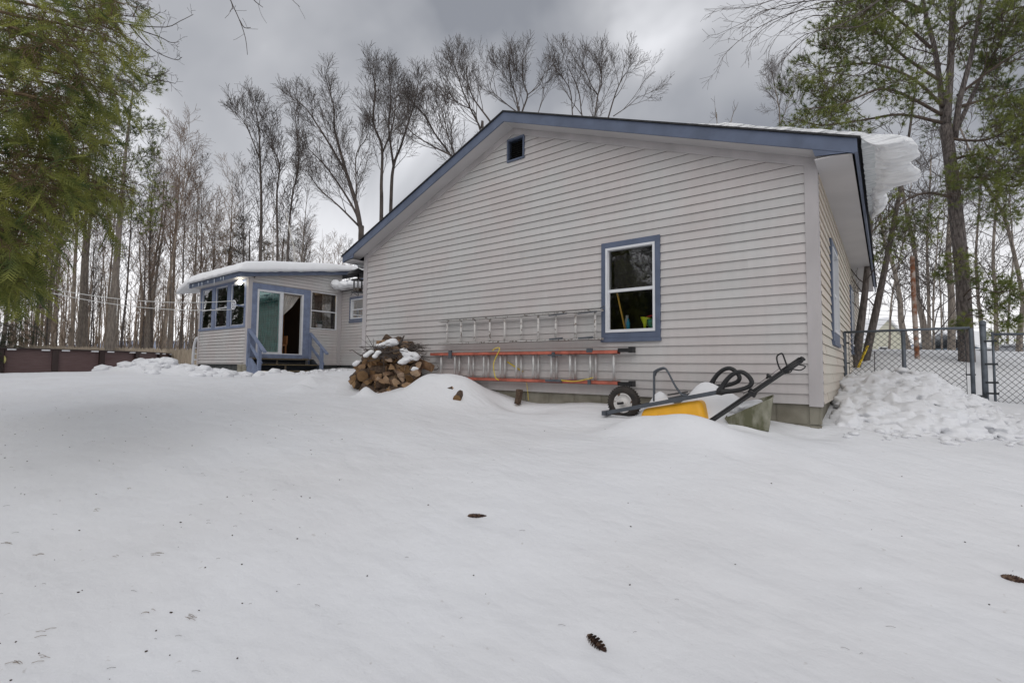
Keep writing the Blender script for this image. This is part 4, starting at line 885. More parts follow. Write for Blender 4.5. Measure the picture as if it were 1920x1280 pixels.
# olive tub
tb = [onv(1360, 783, -.58), onv(1447, 745, -.52), Vector((-.40, -.16, .09)), Vector((-.78, -.16, -.05))]
bb = [onv(1372, 800, -.54), onv(1440, 806, -.50), Vector((-.44, -.22, -.32)), Vector((-.70, -.22, -.34))]
s = MB(); V = tb + bb; s.add(V, [(0, 1, 5, 4), (1, 2, 6, 5), (2, 3, 7, 6), (3, 0, 4, 7), (4, 5, 6, 7)])
tub = s.build('garden_tub', M_olive, base=(-.5, -.4, -.2)); tag(tub, 'algae-stained olive plastic tub filled with snow, behind the mower handle', 'tub')
sd = tub.modifiers.new('s', 'SOLIDIFY'); sd.thickness = .012; bv = tub.modifiers.new('b', 'BEVEL'); bv.width = .012; bv.segments = 2
blobby('tub_snow', M_snow, [((-.53, -.36, -.01), .085, (1.0, 1.3, .6)), ((-.60, -.36, -.04), .12, (1.1, 1.2, .5)), ((-.71, -.38, -.08), .11, (1.1, 1.1, .5)), ((-.52, -.28, .01), .07, (.8, 1, .6))], .018, 'smooth snow filling the olive tub', 'snow', base=(-.5, -.4, 0))
# buried mower handle
def z5(X, Y, v): return onv(1240 + .19536 * X, 500 + .19531 * Y, v)
mw = thing('lawn_mower', 'black push-mower handle sticking out of the snow beside the olive tub', 'lawn mower', (-.8, -.62, -.3))
A0 = onv(1350, 780, -.70); A1 = onv(1506, 674, -.34); A0 += (A0 - A1) * .14
off = Vector((-.03, .13, .02))
s = MB(); s.tube(smooth_path([A0, A0.lerp(A1, .5), A0.lerp(A1, .96), A1 + Vector((.0, .03, .0)), A1 + off * .9, (A0.lerp(A1, .95)) + off, A0.lerp(A1, .45) + off, A0 + off], 5), .0125, 8); s.build('handle_tube', M_black, mw)
s = MB(); s.tube([A0.lerp(A1, .80), A0.lerp(A1, .985)], .019, 10); s.tube([A0.lerp(A1, .80) + off, A0.lerp(A1, .985) + off], .019, 10); s.each('foam_grip', M_black, mw)
s = MB(); s.tube(smooth_path([z5(x, y, -.37) for x, y in ((1215, 975), (1190, 905), (1168, 845), (1150, 832), (1112, 856), (1112, 905), (1138, 978), (1168, 1003))], 4), .0075, 7); s.build('bail_bar', M_black, mw)
s = MB(); s.tube(smooth_path([z5(x, y, -.34) for x, y in ((1200, 1020), (1240, 1010), (1262, 985), (1335, 992), (1382, 955), (1308, 936))], 4), .006, 7); s.build('drive_lever', M_black, mw)
kp = z5(1028, 1050, -.5)
s = MB(); s.lathe(kp, [(0, -.02), (.022, -.018), (.024, 0), (.012, .012), (.008, .03), (0, .032)], 12, Vector((-.5, 0, -.6))); s.build('starter_knob', M_black, mw)
s = MB(); s.tube([z5(1010, 1068, -.5), z5(785, 1220, -.62)], .0025, 5); s.tube([z5(1048, 1040, -.5), z5(1150, 960, -.4)], .002, 5); s.build('cord', M_black, mw)
s = MB(); s.bbox(A0.lerp(A1, .47), .03, .022, .022, Matrix.Rotation(.5, 3, 'Y')); s.bbox(A0.lerp(A1, .47) + off, .03, .022, .022, Matrix.Rotation(.5, 3, 'Y')); s.each('clamp', M_blackm, mw)
# ------------------------------------------------------------------ firewood
M_cut = M_end.copy(); M_cut.name = 'cut_log_end'
for n_ in M_cut.node_tree.nodes:
    if n_.type == 'VALTORGB': n_.color_ramp.elements[0].color = (.47, .29, .145, 1); n_.color_ramp.elements[1].color = (.27, .15, .07, 1); n_.color_ramp.elements[1].position = .72
for n_ in M_end.node_tree.nodes:
    if n_.type == 'VALTORGB': n_.color_ramp.elements[0].color = (.30, .16, .07, 1)
def log_mesh(seed, kind):
    q = random.Random(seed); L = q.uniform(.30, .40); R_ = q.uniform(.07, .10); prof = []; arc = []
    a0, a1 = {'round': (0, 2 * math.pi), 'half': (0, math.pi), 'quarter': (0, math.pi * .6), 'slab': (.3, 1.6)}[kind]
    n = 9
    for i in range(n + (kind != 'round')):
        a = a0 + (a1 - a0) * i / n; r = R_ * (1 + q.uniform(-.07, .07)) * (1.2 if kind in ('quarter', 'slab') else 1); prof.append((r * math.cos(a), r * math.sin(a)))
    na = len(prof)
    if kind != 'round': prof.append((q.uniform(-.01, .01), q.uniform(-.02, .0)))
    if kind in ('quarter', 'slab'): cx = sum(p[0] for p in prof) / len(prof); cy = sum(p[1] for p in prof) / len(prof); prof = [(a - cx, b - cy) for a, b in prof]
    k = len(prof); V = []; m = 5
    for j in range(m + 1):
        t = j / m; sc = 1 + q.uniform(-.05, .05); o_ = (q.uniform(-.006, .006), q.uniform(-.006, .006))
        for i, (x, z) in enumerate(prof): V.append((x * sc + o_[0], (t - .5) * L + (q.uniform(-.008, .008) if j in (0, m) else 0), z * sc + o_[1]))
    F = []; mi = []
    for j in range(m):
        for i in range(k): F.append((j * k + i, (j + 1) * k + i, (j + 1) * k + (i + 1) % k, j * k + (i + 1) % k)); mi.append(0 if (kind == 'round' or i < na - 1) else 1)
    F += [tuple(range(k)), tuple(range(m * k, m * k + k))[::-1]]; mi += [2, 2]
    me = bpy.data.meshes.new('firewood'); me.from_pydata(V, [], F); me.materials.append(M_logbark); me.materials.append(M_end); me.materials.append(M_cut); me.polygons.foreach_set('material_index', mi)
    me.polygons.foreach_set('use_smooth', [x == 0 for x in mi]); me.update(); return me
LM = [log_mesh(i, k) for i, k in enumerate(['quarter', 'half', 'quarter', 'slab', 'half', 'round', 'quarter', 'slab', 'quarter', 'half'])]
q = random.Random(11); first = None
rows = [(734, 680, 796), (722, 662, 806), (710, 656, 812), (698, 658, 816), (686, 666, 814), (675, 676, 806), (664, 688, 798), (655, 700, 782), (644, 722, 764)]
def put_log(me, p, tgt_rand=.5, side=False, label='split firewood log in the heap at the left corner of the house', grp='split logs of the firewood heap', name='firewood'):
    global first
    d = (CAM - p); d.z = 0; d.normalize(); yaw = math.atan2(-d.x, d.y) + q.gauss(0, tgt_rand) + (1.4 if side else 0)
    o = bpy.data.objects.new(name, me); COL.objects.link(o); o.location = p
    o.rotation_euler = (Matrix.Rotation(yaw, 3, 'Z') @ Matrix.Rotation(q.gauss(-.12, .22), 3, 'X') @ Matrix.Rotation(q.uniform(0, 6.28), 3, 'Y')).to_euler()
    o.scale = (q.uniform(.72, 1.08),) * 3; tag(o, label, 'firewood', grp); return o
for li, dY in ((0, 0), (1, .27)):
    for r_, (py, xa, xb) in enumerate(rows):
        if li: xa += 8; xb -= 8
        n = int((xb - xa) / 14) + 1
        for i in range(n):
            px = xa + 8 + (xb - xa - 16) * (i + (.5 if r_ % 2 and n > 2 else 0) * .6) / max(1, n - .6) + q.uniform(-2.5, 2.5)
            Yd = 7.75 + .085 * r_ + dY + .0028 * abs(px - 735) + q.uniform(-.05, .05)
            p = at(px, py + q.uniform(-3, 3) + li * 4, Yd)
            if p.y > -.26: p.y = -.26
            put_log(q.choice(LM), p, .45, side=q.random() < .2)
put_log(LM[1], at(766, 648, 8.35), .3, label='pale split log lying highest on the firewood heap', grp=None); put_log(LM[4], at(796, 684, 7.95), .2, side=True, label='mossy log sticking out at the right of the firewood heap', grp=None)
pm = hit(858, 743)
o = put_log(LM[5], pm + Vector((0, .02, .0)), .3, side=False, label='dark log end poking through the snow mound right of the heap', grp=None); o.scale = (.6,) * 3
o = put_log(LM[5], at(972, 745, 6.85), .1, label='round dark log standing against the block foundation', grp=None); o.rotation_euler = (1.4, .1, .3); o.scale = (.55,) * 3; o.location.z += .01
put_log(LM[3], at(803, 727, 7.2), .2, side=True, label='dark wet log half buried at the foot of the firewood heap', grp=None)
put_log(LM[3], hit(842, 729), .2, side=True, label='tiny tip of a buried log above the snow mound', grp=None).scale = (.35,) * 3
s = MB()
for i in range(95):
    p = at(q.uniform(690, 790), q.uniform(645, 672), 8.0 + q.uniform(-.25, .2)); a = q.uniform(-.5, .5) if q.random() < .8 else q.uniform(0, 3.1); l = q.uniform(.12, .42)
    d = (CR * math.cos(a) + Vector((0, 0, 1)) * math.sin(a) + _F * q.uniform(-.3, .3)) * l; s.tube([p - d / 2, p + Vector((0, 0, q.uniform(-.02, .03))), p + d / 2], [.007, .006, .003], 4)
def stick(pts, r, Y=7.8): s.tube(smooth_path([at(a, b, Y) for a, b in pts], 3), [r * (1 - .6 * i / (3 * (len(pts) - 1))) for i in range(3 * (len(pts) - 1) + 1)], 5)
stick([(684, 666), (672, 664), (662, 657), (655, 658)], .010); stick([(748, 648), (753, 638), (758, 629)], .03, 8.1); stick([(700, 650), (700, 634)], .006); stick([(698, 651), (686, 642), (675, 633)], .004)
stick([(775, 655), (790, 657), (800, 660)], .008, 8.1); stick([(790, 670), (796, 664), (802, 660)], .006, 8.1); stick([(788, 668), (794, 668), (801, 665)], .006, 8.1); stick([(806, 690), (815, 694), (822, 690), (820, 685)], .008, 8.0); stick([(719, 664), (720, 700)], .007, 7.6)
tag(s.build('brushwood', M_twig, base=at(735, 650, 8)), 'tangle of dry dark twigs on top of the firewood heap', 'twigs', kind='stuff')
def patch(lbl, pts, Y, r, sq, **k):
    P = [(at(a, b, Y), r * q.uniform(.8, 1.15), sq) for a, b in pts]; blobby('snow_patch', M_snowr, P, .018, lbl, 'snow', base=at(*pts[0], Y), smooth_it=3)
patch('snow cap on the very top of the firewood heap', [(714, 648), (722, 644), (730, 641), (737, 638), (739, 643), (729, 646)], 7.95, .075, (1, 1.2, .5))
patch('largest snow patch on the right shoulder of the firewood heap', [(757, 657), (763, 663), (768, 668), (775, 664), (782, 667), (779, 673), (770, 672), (762, 674), (755, 679), (765, 668)], 7.85, .07, (1, 1.1, .6))
patch('snow patch between twigs at the left of the firewood heap', [(706, 664), (709, 660), (703, 668)], 7.75, .05, (1, 1, .6))
patch('snow patch at the upper left shoulder of the firewood heap', [(686, 667), (692, 662), (696, 659)], 7.8, .055, (1, 1, .55))
patch('small snow lump on the right middle of the firewood heap', [(777, 690), (782, 691), (774, 693)], 7.6, .045, (1, 1, .6))
patch('small snow patch on the left edge of the firewood heap', [(666, 683), (670, 679)], 7.8, .05, (1, 1, .6))
# ------------------------------------------------------------------ cones and litter on the snow
def cone_mesh(L=.125, R0=.019, open_=1.0):
    s = MB(); s.tube([(0, -L / 2, 0), (0, L / 2, 0)], [R0 * .5, R0 * .4], 6)
    n = 62
    for i in range(n):
        t = i / n; y = -L / 2 + L * t; a = i * 2.39996; rr = R0 * (math.sin(math.pi * min(1, .18 + t * .86)) ** .6) * open_
        d = Vector((math.cos(a), 0, math.sin(a))); e_ = Vector((-math.sin(a), 0, math.cos(a))); b = Vector((0, y, 0)); w = .0085
        tip = b + d * rr * 1.1 + Vector((0, .010, 0))
        s.add([b + d * rr * .25 - e_ * w * .5, b + d * rr * .25 + e_ * w * .5, tip + e_ * w, tip + d * .003 + Vector((0, .004, 0)), tip - e_ * w, b + d * rr * .6 - Vector((0, .004, 0))],
              [(0, 1, 2, 3, 4), (0, 5, 1), (1, 5, 2), (0, 4, 5), (5, 4, 3), (5, 3, 2)])
    return s
for (x, y, rz, lb, Lc, rc) in ((1118, 1210, None, 'largest brown pine cone lying in the near snow', .135, .023), (893, 968, None, 'small slim pine cone on the snow in the middle distance', .15, .014), (1900, 1088, None, 'pine cone cut by the right edge of the picture', .13, .020)):
    a_, b_ = {1118: ((1103, 1196), (1134, 1224)), 893: ((878, 968), (910, 969)), 1900: ((1878, 1083), (1922, 1092))}[x]
    p, q_ = hit(*a_), hit(*b_); d = (q_ - p); mdp = (p + q_) / 2; mdp.z = zs(mdp.x, mdp.y) + .006
    s = cone_mesh(d.length * 1.02, rc); o = s.build('pine_cone', M_cone, base=(0, 0, 0)); o.location = mdp
    yv = d.normalized(); xv = yv.cross(Vector((0, 0, 1))).normalized(); zv = xv.cross(yv); o.rotation_euler = Matrix((xv, yv, zv)).transposed().to_euler(); tag(o, lb, 'pine cone')
s = MB(); q = random.Random(5)
def needle(p, l, r=.0011, n=1):
    for _ in range(n):
        a = q.uniform(-.6, .6) + q.choice((0, 0, 3.1)); d = Vector((math.cos(a + YAW), math.sin(a + YAW), 0)) * l; z0 = zs(p.x, p.y)
        s.tube([Vector((p.x - d.x / 2, p.y - d.y / 2, z0 + .002)), Vector((p.x, p.y, z0 + .006)), Vector((p.x + d.x / 2, p.y + d.y / 2, z0 + .003))], r, 4)
for i in range(210):
    Yd = q.uniform(1.9, 6.0); Xf = q.uniform(-1.05, 1.05) if q.random() < .5 else q.uniform(-1.05, -.35); e_ = eye(Xf * Yd, Yd); p = Vector((e_.x, e_.y, 0))
    if p.y > -.6: continue
    if q.random() < .62:
        r_ = q.uniform(.0012, .003); z0 = zs(p.x, p.y); s.bbox(Vector((p.x, p.y, z0 + .002)), r_ * q.uniform(.8, 2.2), r_, r_ * .8, Matrix.Rotation(q.uniform(0, 3), 3, 'Z'))
    else: needle(p, q.uniform(.012, .04), .0006)
tag(s.build('tree_litter', mat('litter_brown', (.05, .035, .025), .9, var=.4, scale=40), base=eye(0, 3).to_tuple()), 'scattered bits of bark and fallen needles on the snow', 'litter', kind='stuff')
s = MB()
for px, py, n, l in ((357, 1160, 5, .06), (82, 1192, 3, .05), (292, 1040, 3, .07), (15, 1022, 3, .07), (175, 828, 2, .02), (240, 917, 2, .03), (215, 1045, 2, .04), (30, 1248, 4, .05), (75, 1240, 3, .05), (280, 1148, 3, .04), (75, 1042, 3, .05), (178, 957, 3, .04)):
    p = hit(px, py)
    for _ in range(n): needle(p + Vector((q.gauss(0, .010), q.gauss(0, .010), 0)), l * .8, .0008)
tag(s.build('fallen_needles', mat('dry_needles', (.16, .10, .045), .8), base=eye(-2, 3).to_tuple()), 'tan pine needle bundles lying on the snow at lower left', 'needles', kind='stuff')
# ------------------------------------------------------------------ trees
def rotv(d, ax, a): return Matrix.Rotation(a, 3, ax) @ d
class Tree:
    def __init__(s, seed): s.q = random.Random(seed); s.T = MB(); s.C = MB(); s.tips = []
    def limb(s, p, d, L, r, lvl, P, mb=None):
        q = s.q; n = P['seg'][lvl]; pts = [Vector(p)]; d = Vector(d).normalized(); dirs = [d.copy()]; rad = [r]
        for i in range(n):
            w = P['wob'][lvl]; d = (d + Vector((q.gauss(0, w), q.gauss(0, w), q.gauss(0, w) + P['up'][lvl]))).normalized()
            pts.append(pts[-1] + d * (L / n)); dirs.append(d.copy()); rad.append(max(P['rmin'], r * (1 - (i + 1) / n * P['tap'][lvl])))
        k = P['k'][lvl]; (mb or (s.T if lvl == 0 else s.C)).tube(pts, rad, k, cap=(lvl == 0))
        s.kids(pts, dirs, rad, L, lvl, P)
    def kids(s, pts, dirs, rad, L, lvl, P, t0=None):
        q = s.q; n = len(pts) - 1
        if lvl + 1 >= len(P['num']): s.tips.append((pts, dirs)); return
        m = P['num'][lvl + 1]; m = max(0, int(round(m * q.uniform(.8, 1.2)))); a = q.uniform(0, 6.28)
        t0 = P['t0'][lvl] if t0 is None else t0
        for j in range(m):
            t = t0 + (1 - t0) * (j + q.random()) / m; f = min(n - 1e-4, t * n); i = int(f); pp = pts[i].lerp(pts[i + 1], f - i); dd = dirs[i]
            a += 2.4 + q.uniform(-.5, .5); side = rotv(dd.orthogonal().normalized(), dd, a); ang = P['ang'][lvl + 1] * q.uniform(.75, 1.25)
            nd = dd * math.cos(ang) + side * math.sin(ang); ll = P['len'][lvl + 1] * (P.get('shape', lambda t: 1 - .55 * t)(t) if lvl == 0 else 1 - .5 * t) * q.uniform(.7, 1.2)
            rr = max(P['rmin'], min(rad[i] * .75, ll * P['rk'])); s.limb(pp, nd, ll, rr, lvl + 1, P)
    def stem(s, pts, r0, r1, P, t0=.3, n=4, k=8, lvl=0, trunk=True):
        r0 *= P.get('rs', 1)
        sp = smooth_path(pts, n); m = len(sp) - 1; rad = [r0 + (r1 - r0) * (i / m) ** .8 for i in range(m + 1)]
        (s.T if trunk else s.C).tube(sp, rad, k)
        L = sum((sp[i + 1] - sp[i]).length for i in range(m))
        if 'rs' in P: P = dict(P, num=[1, P['num'][1] * min(1, L * (1 - t0) / 7.5)] + P['num'][2:])
        dirs = [(sp[min(i + 1, m)] - sp[max(0, i - 1)]).normalized() for i in range(m + 1)]
        s.kids(sp, dirs, rad, L, lvl, P, t0)
    def make(s, name, label, cat, base, mt, mc, group=None):
        t = thing(name, label, cat, base, group); s.T.build('trunk', mt, t)
        if s.C.v: s.C.build('crown', mc, t)
        return t
PB = dict(seg=[14, 7, 5, 3, 2], wob=[.018, .07, .10, .13, .15], up=[.01, .07, .06, .05, .03], tap=[.93, .85, .8, .7, .6], k=[8, 5, 3, 3, 3], rmin=.0065, rk=.010,
          num=[1, 22, 7, 5], t0=[.32, .2, .15, .1], ang=[0, .62, .60, .62], len=[0, 3.6, 1.35, .55])
def bare(seed, H, r, base=(0, 0, 0), lean=(0, 0), **kw):
    P = dict(PB); P.update(kw); t = Tree(seed); t.limb(base, (lean[0], lean[1], 1), H, r, 0, P); return t
protos = []
specs = [(1, 15, .11, {}), (2, 17, .14, dict(num=[1, 20, 7, 5], len=[0, 3.0, 1.2, .5])), (3, 12, .07, dict(num=[1, 26, 6, 4], len=[0, 2.0, .9, .4], ang=[0, .5, .5, .6])),
         (4, 13.5, .09, dict(num=[1, 24, 7, 4], t0=[.45, .2, .15, .1], len=[0, 2.6, 1.1, .5])), (5, 16, .17, dict(t0=[.5, .2, .15, .1])), (6, 9, .06, dict(num=[1, 22, 6, 4], t0=[.15, .2, .1, .1], len=[0, 1.8, .8, .35]))]
mats = [(M_barkp, M_twigp), (M_bark, M_twig), (M_barkd, M_twig), (M_barkp, M_twigp), (M_bark, M_twigp), (M_barkd, M_twigp)]
names = ['slender pale-barked bare tree in the wood behind the pool and fence', 'tall grey-barked bare tree in the wood behind the pool and fence', 'thin dark many-twigged bare tree in the wood behind the pool and fence',
         'pale bare tree branching only high up in the wood behind the pool', 'thick grey bare trunk branching high in the wood behind the pool', 'low dark bare sapling in the wood behind the pool']
tq = random.Random(42); used = [False] * 6
far = Vector((0, 0, 0))
def plant(k, px, Y, s=1, label=None, group='bare trees of the wood'):
    b = at(px, 650, Y); b.z = zs(b.x, b.y) - .1
    if not used[k]:
        sp = specs[k]; t = bare(sp[0], sp[1], sp[2], b, **sp[3]); protos.append(t); o = t.make('bare_tree', label or names[k], 'tree', b, mats[k][0], mats[k][1], group); used[k] = o; return o
    return dup(used[k], b, tq.uniform(0, 6.28), s, label or names[k], group)
for k in range(6): plant(k, (132, 148, 226, 196, 160, 268)[k], (25.5, 28, 27, 31, 29, 26)[k])
for i in range(66):
    px = tq.uniform(60, 640) if i < 50 else tq.uniform(-250, 90); Y = tq.uniform(25, 46) if px < 380 else tq.uniform(27, 50)
    k = tq.choice((0, 1, 2, 3, 4, 5, 2, 3, 0, 5)); lim = .74 if px < 330 else .62
    plant(k, px, Y, tq.uniform(.72, 1.02) * (lim + (Y - 25) * .018))
for px, Y, k, sc in ((285, 27, 2, 1.05), (308, 26, 3, .95), (320, 29, 0, .95), (372, 30, 2, 1.05), (398, 29, 5, 1.1), (425, 33, 0, .9), (450, 30, 2, 1.0), (340, 27, 5, 1.2), (600, 33, 5, .9), (630, 36, 5, 1.0), (570, 36, 2, .8), (655, 34, 2, .7)): plant(k, px, Y, sc)
# traced individual trees
def px_tree(seed, name, label, Y, base, stems, P, mt, mc, group=None, k=8):
    t = Tree(seed); b = at(base[0], base[1], Y); g = Vector((b.x, b.y, zs(b.x, b.y) - .1))
    for st_ in stems:
        pts, r0, r1, t0 = st_; q = t.q; dY = 0; pp = []
        for i, (x, y) in enumerate(pts):
            dY += q.uniform(-.25, .25) if i else 0; pp.append(at(x, y, Y + dY))
        if st_ is stems[0] or pts[0] == base: pp = [g] + pp
        t.stem(pp, r0, r1, P, t0, k=k)
    return t.make(name, label, 'tree', g, mt, mc, group)
PS_ = dict(PB, rs=.55, shape=lambda t: 1.2 - .9 * t, num=[1, 26, 8, 5], len=[0, 2.3, 1.0, .5], ang=[0, .5, .5, .6], up=[0, .09, .06, .04], rmin=.006, rk=.008)
PT = dict(PB, rs=.42, shape=lambda t: 1.2 - .85 * t, num=[1, 19, 9, 5], len=[0, 2.7, 1.0, .42], ang=[0, .50, .5, .55], up=[0, .10, .07, .05], rmin=.006, rk=.008)
px_tree(101, 'maple_tree', 'wide-spreading bare tree whose fan of limbs rises left of the gable slope', 24, (679, 445), [
    ([(677, 441), (677, 434), (668, 383), (650, 326), (636, 276), (627, 240), (625, 197), (610, 146)], .30, .02, .35), ([(677, 440), (668, 401), (636, 347), (607, 308), (578, 279)], .14, .02, .2),
    ([(650, 326), (621, 276), (596, 236), (574, 204), (549, 182)], .12, .015, .1), ([(674, 425), (636, 387), (600, 355), (574, 319)], .10, .015, .2), ([(676, 440), (668, 395), (668, 347), (668, 290), (686, 261), (693, 239)], .09, .015, .3)], PS_, M_twig, M_twig)
px_tree(102, 'maple_tree', 'upright forked bare tree close left of the gable slope', 24.5, (715, 420), [
    ([(715, 405), (715, 347), (716, 276), (700, 229), (704, 168), (697, 128)], .22, .02, .35), ([(716, 290), (735, 240), (741, 200), (747, 150)], .09, .012, .1)], PS_, M_twig, M_twig)
px_tree(103, 'maple_tree', 'bare tree with twin reddish stems rising just above the gable slope', 25, (733, 400), [
    ([(733, 383), (738, 312), (751, 276), (765, 232), (779, 186), (785, 150)], .20, .02, .3), ([(738, 312), (729, 240), (733, 186), (729, 132)], .12, .015, .2)], PS_, M_twig, M_twig)
px_tree(104, 'maple_tree', 'bare tree with limbs sweeping left out from behind the gable slope', 22, (905, 480), [
    ([(893, 400), (872, 335), (844, 290), (815, 250), (794, 214), (776, 197)], .16, .02, .3), ([(844, 290), (815, 276), (780, 255), (760, 235)], .09, .012, .2), ([(868, 328), (845, 270), (835, 235), (828, 200)], .08, .012, .2)], PS_, M_twig, M_twig)
px_tree(105, 'ash_tree', 'bare tree with left-leaning limbs rising behind the roof left of the ridge', 24, (905, 300), [
    ([(905, 260), (901, 241), (885, 210), (869, 174), (860, 147), (853, 123)], .16, .02, .3), ([(925, 240), (917, 225), (899, 201), (885, 179), (876, 147), (874, 119)], .14, .02, .3), ([(908, 270), (895, 228), (888, 208), (857, 192), (839, 165), (833, 147)], .09, .015, .2)], PT, M_twig, M_twig)
px_tree(106, 'ash_tree', 'bare tree with straight upright limbs rising directly above the roof ridge', 25, (975, 300), [
    ([(973, 240), (972, 210), (967, 179), (958, 153), (953, 113)], .16, .02, .3), ([(975, 240), (979, 210), (989, 179), (981, 153), (979, 113)], .14, .02, .3), ([(989, 178), (1011, 160), (1022, 133)], .07, .012, .1),
    ([(969, 210), (946, 192), (920, 165), (928, 129)], .08, .012, .2), ([(1008, 215), (1018, 187), (1028, 164)], .05, .01, .1)], PT, M_twig, M_twig)
px_tree(107, 'ash_tree', 'three-stemmed bare tree above the roof right of the ridge', 24, (1100, 330), [
    ([(1110, 290), (1110, 260), (1121, 179), (1128, 153), (1123, 113)], .14, .02, .25), ([(1095, 230), (1090, 210), (1084, 168), (1059, 112)], .10, .015, .25), ([(1074, 225), (1073, 210), (1070, 174), (1059, 151), (1041, 129)], .09, .015, .2),
    ([(1135, 240), (1153, 179), (1167, 147), (1176, 135)], .10, .015, .25), ([(1121, 179), (1105, 153), (1091, 113)], .08, .012, .1), ([(1150, 218), (1178, 199), (1199, 179)], .06, .012, .2)], PT, M_twig, M_twig)
px_tree(108, 'bare_tree', 'small faint bare tree above the right roof slope beside the pine', 38, (1462, 260), [([(1462, 240), (1460, 200), (1452, 160), (1447, 132)], .12, .02, .2), ([(1462, 235), (1480, 190), (1490, 165)], .07, .012, .2)], PS_, M_bark, M_twig)
px_tree(109, 'bare_tree', 'thin bare treetop barely showing over the middle of the right roof slope', 40, (1350, 260), [([(1345, 250), (1343, 222), (1340, 195)], .05, .01, .3), ([(1368, 250), (1372, 222), (1382, 196)], .05, .01, .3)], dict(PB, num=[1, 4, 2], len=[0, 1.2, .6], rmin=.01), M_bark, M_twig)
PN = dict(PB, rs=.7, num=[1, 30, 7, 4], len=[0, 2.0, .95, .45], ang=[0, .42, .5, .6], up=[0, .10, .07, .05], rmin=.008)
px_tree(110, 'bare_tree', 'tall narrow many-twigged bare tree standing left of the maple', 27, (488, 500), [([(488, 484), (490, 383), (488, 312), (485, 240), (474, 186)], .17, .02, .2), ([(488, 300), (468, 250), (455, 225), (438, 208)], .06, .01, .2)], PN, M_barkd, M_twig)
px_tree(111, 'bare_tree', 'slim bare tree with upright twigs right of the tall narrow one', 27, (520, 500), [([(520, 484), (519, 365), (524, 312), (510, 270), (506, 225)], .12, .015, .25)], PN, M_barkd, M_twig)
px_tree(112, 'bare_tree', 'slim crooked bare tree just left of the wide-spreading maple', 27, (539, 500), [([(539, 484), (547, 376), (560, 304), (553, 215)], .13, .015, .3)], PN, M_barkd, M_twig)
px_tree(113, 'birch_tree', 'thin white leaning birch trunk behind the sunroom roof', 25, (553, 500), [([(553, 495), (545, 440), (536, 400)], .05, .03, .6)], dict(PB, num=[1, 3, 2], len=[0, 1, .5]), mat('birch_bark', (.6, .58, .54), .8), M_twig)
# right side trunks beyond the fence
px_tree(120, 'bare_tree', 'dark leaning trunk beside the house corner behind the fence', 9.4, (1604, 676), [([(1606, 668), (1614, 610), (1623, 536), (1631, 438), (1636, 360), (1641, 280)],   .098, .02, .35)], dict(PB, num=[1, 10, 5, 4], len=[0, 1.4, .7, .35], rmin=.004, ang=[0, .9, .7, .6]), M_barkd, M_twig)
px_tree(121, 'bare_tree', 'second leaning trunk crossing the first behind the fence', 9.7, (1622, 676), [([(1624, 668), (1646, 567), (1667, 464), (1687, 360), (1705, 250), (1722, 120)], .095, .012, .3)], dict(PB, num=[1, 12, 5, 4], len=[0, 1.5, .8, .35], rmin=.004, ang=[0, .9, .7, .6]), M_barkd, M_twig)
rt = [(1703, 656, [(1701, 650), (1690, 604), (1687, 560), (1675, 500), (1660, 460)], .13, 17), (1736, 656, [(1736, 650), (1730, 600), (1721, 560), (1715, 470), (1700, 400)], .15, 19), (1743, 656, [(1743, 650), (1741, 560), (1738, 450), (1742, 380)], .08, 18),
      (1751, 656, [(1751, 650), (1750, 560), (1756, 480)], .05, 17), (1784, 656, [(1784, 650), (1784, 560), (1778, 480), (1782, 380), (1775, 300)], .15, 18), (1845, 656, [(1843, 650), (1838, 590), (1834, 560), (1830, 480), (1835, 400)], .10, 20),
      (1868, 656, [(1868, 650), (1867, 560), (1862, 480), (1868, 380)], .10, 19), (1911, 656, [(1911, 650), (1915, 600), (1918, 560), (1900, 470), (1880, 400), (1840, 330)], .12, 19), (1663, 656, [(1668, 640), (1672, 560), (1690, 470), (1700, 420)], .07, 26),
      (1890, 656, [(1889, 650), (1893, 560), (1900, 480), (1895, 400)], .07, 27), (1765, 656, [(1766, 650), (1764, 560), (1760, 500), (1768, 430)], .06, 28)]
PR_ = dict(PB, num=[1, 16, 6, 4], len=[0, 2.4, 1.0, .5], rmin=.006, ang=[0, .8, .6, .6], up=[0, .04, .04, .03])
lb = ['curving grey trunk right of the middle fence post', 'bare trunk just right of the rusty pipe', 'slim straight bare trunk right of the rusty pipe', 'thinnest bare stem between the rusty pipe and the pine', 'mossy trunk just left of the big pine trunk', 'bare trunk just right of the gate post', 'straight bare trunk over the gate panel', 'bending bare trunk at the right edge of the picture',
      'faint bare tree far behind the leaning trunks', 'faint slender tree far behind the gate', 'faint slender tree far behind the rusty pipe']
for i, (bx, by, pts, r, Y) in enumerate(rt): px_tree(130 + i, 'bare_tree', lb[i], Y, (bx, by), [(pts + [(pts[-1][0] + (pts[-1][0] - pts[-2][0]), pts[-1][1] - 90)], r, r * .25, .3)], PR_, M_bark, M_twig)
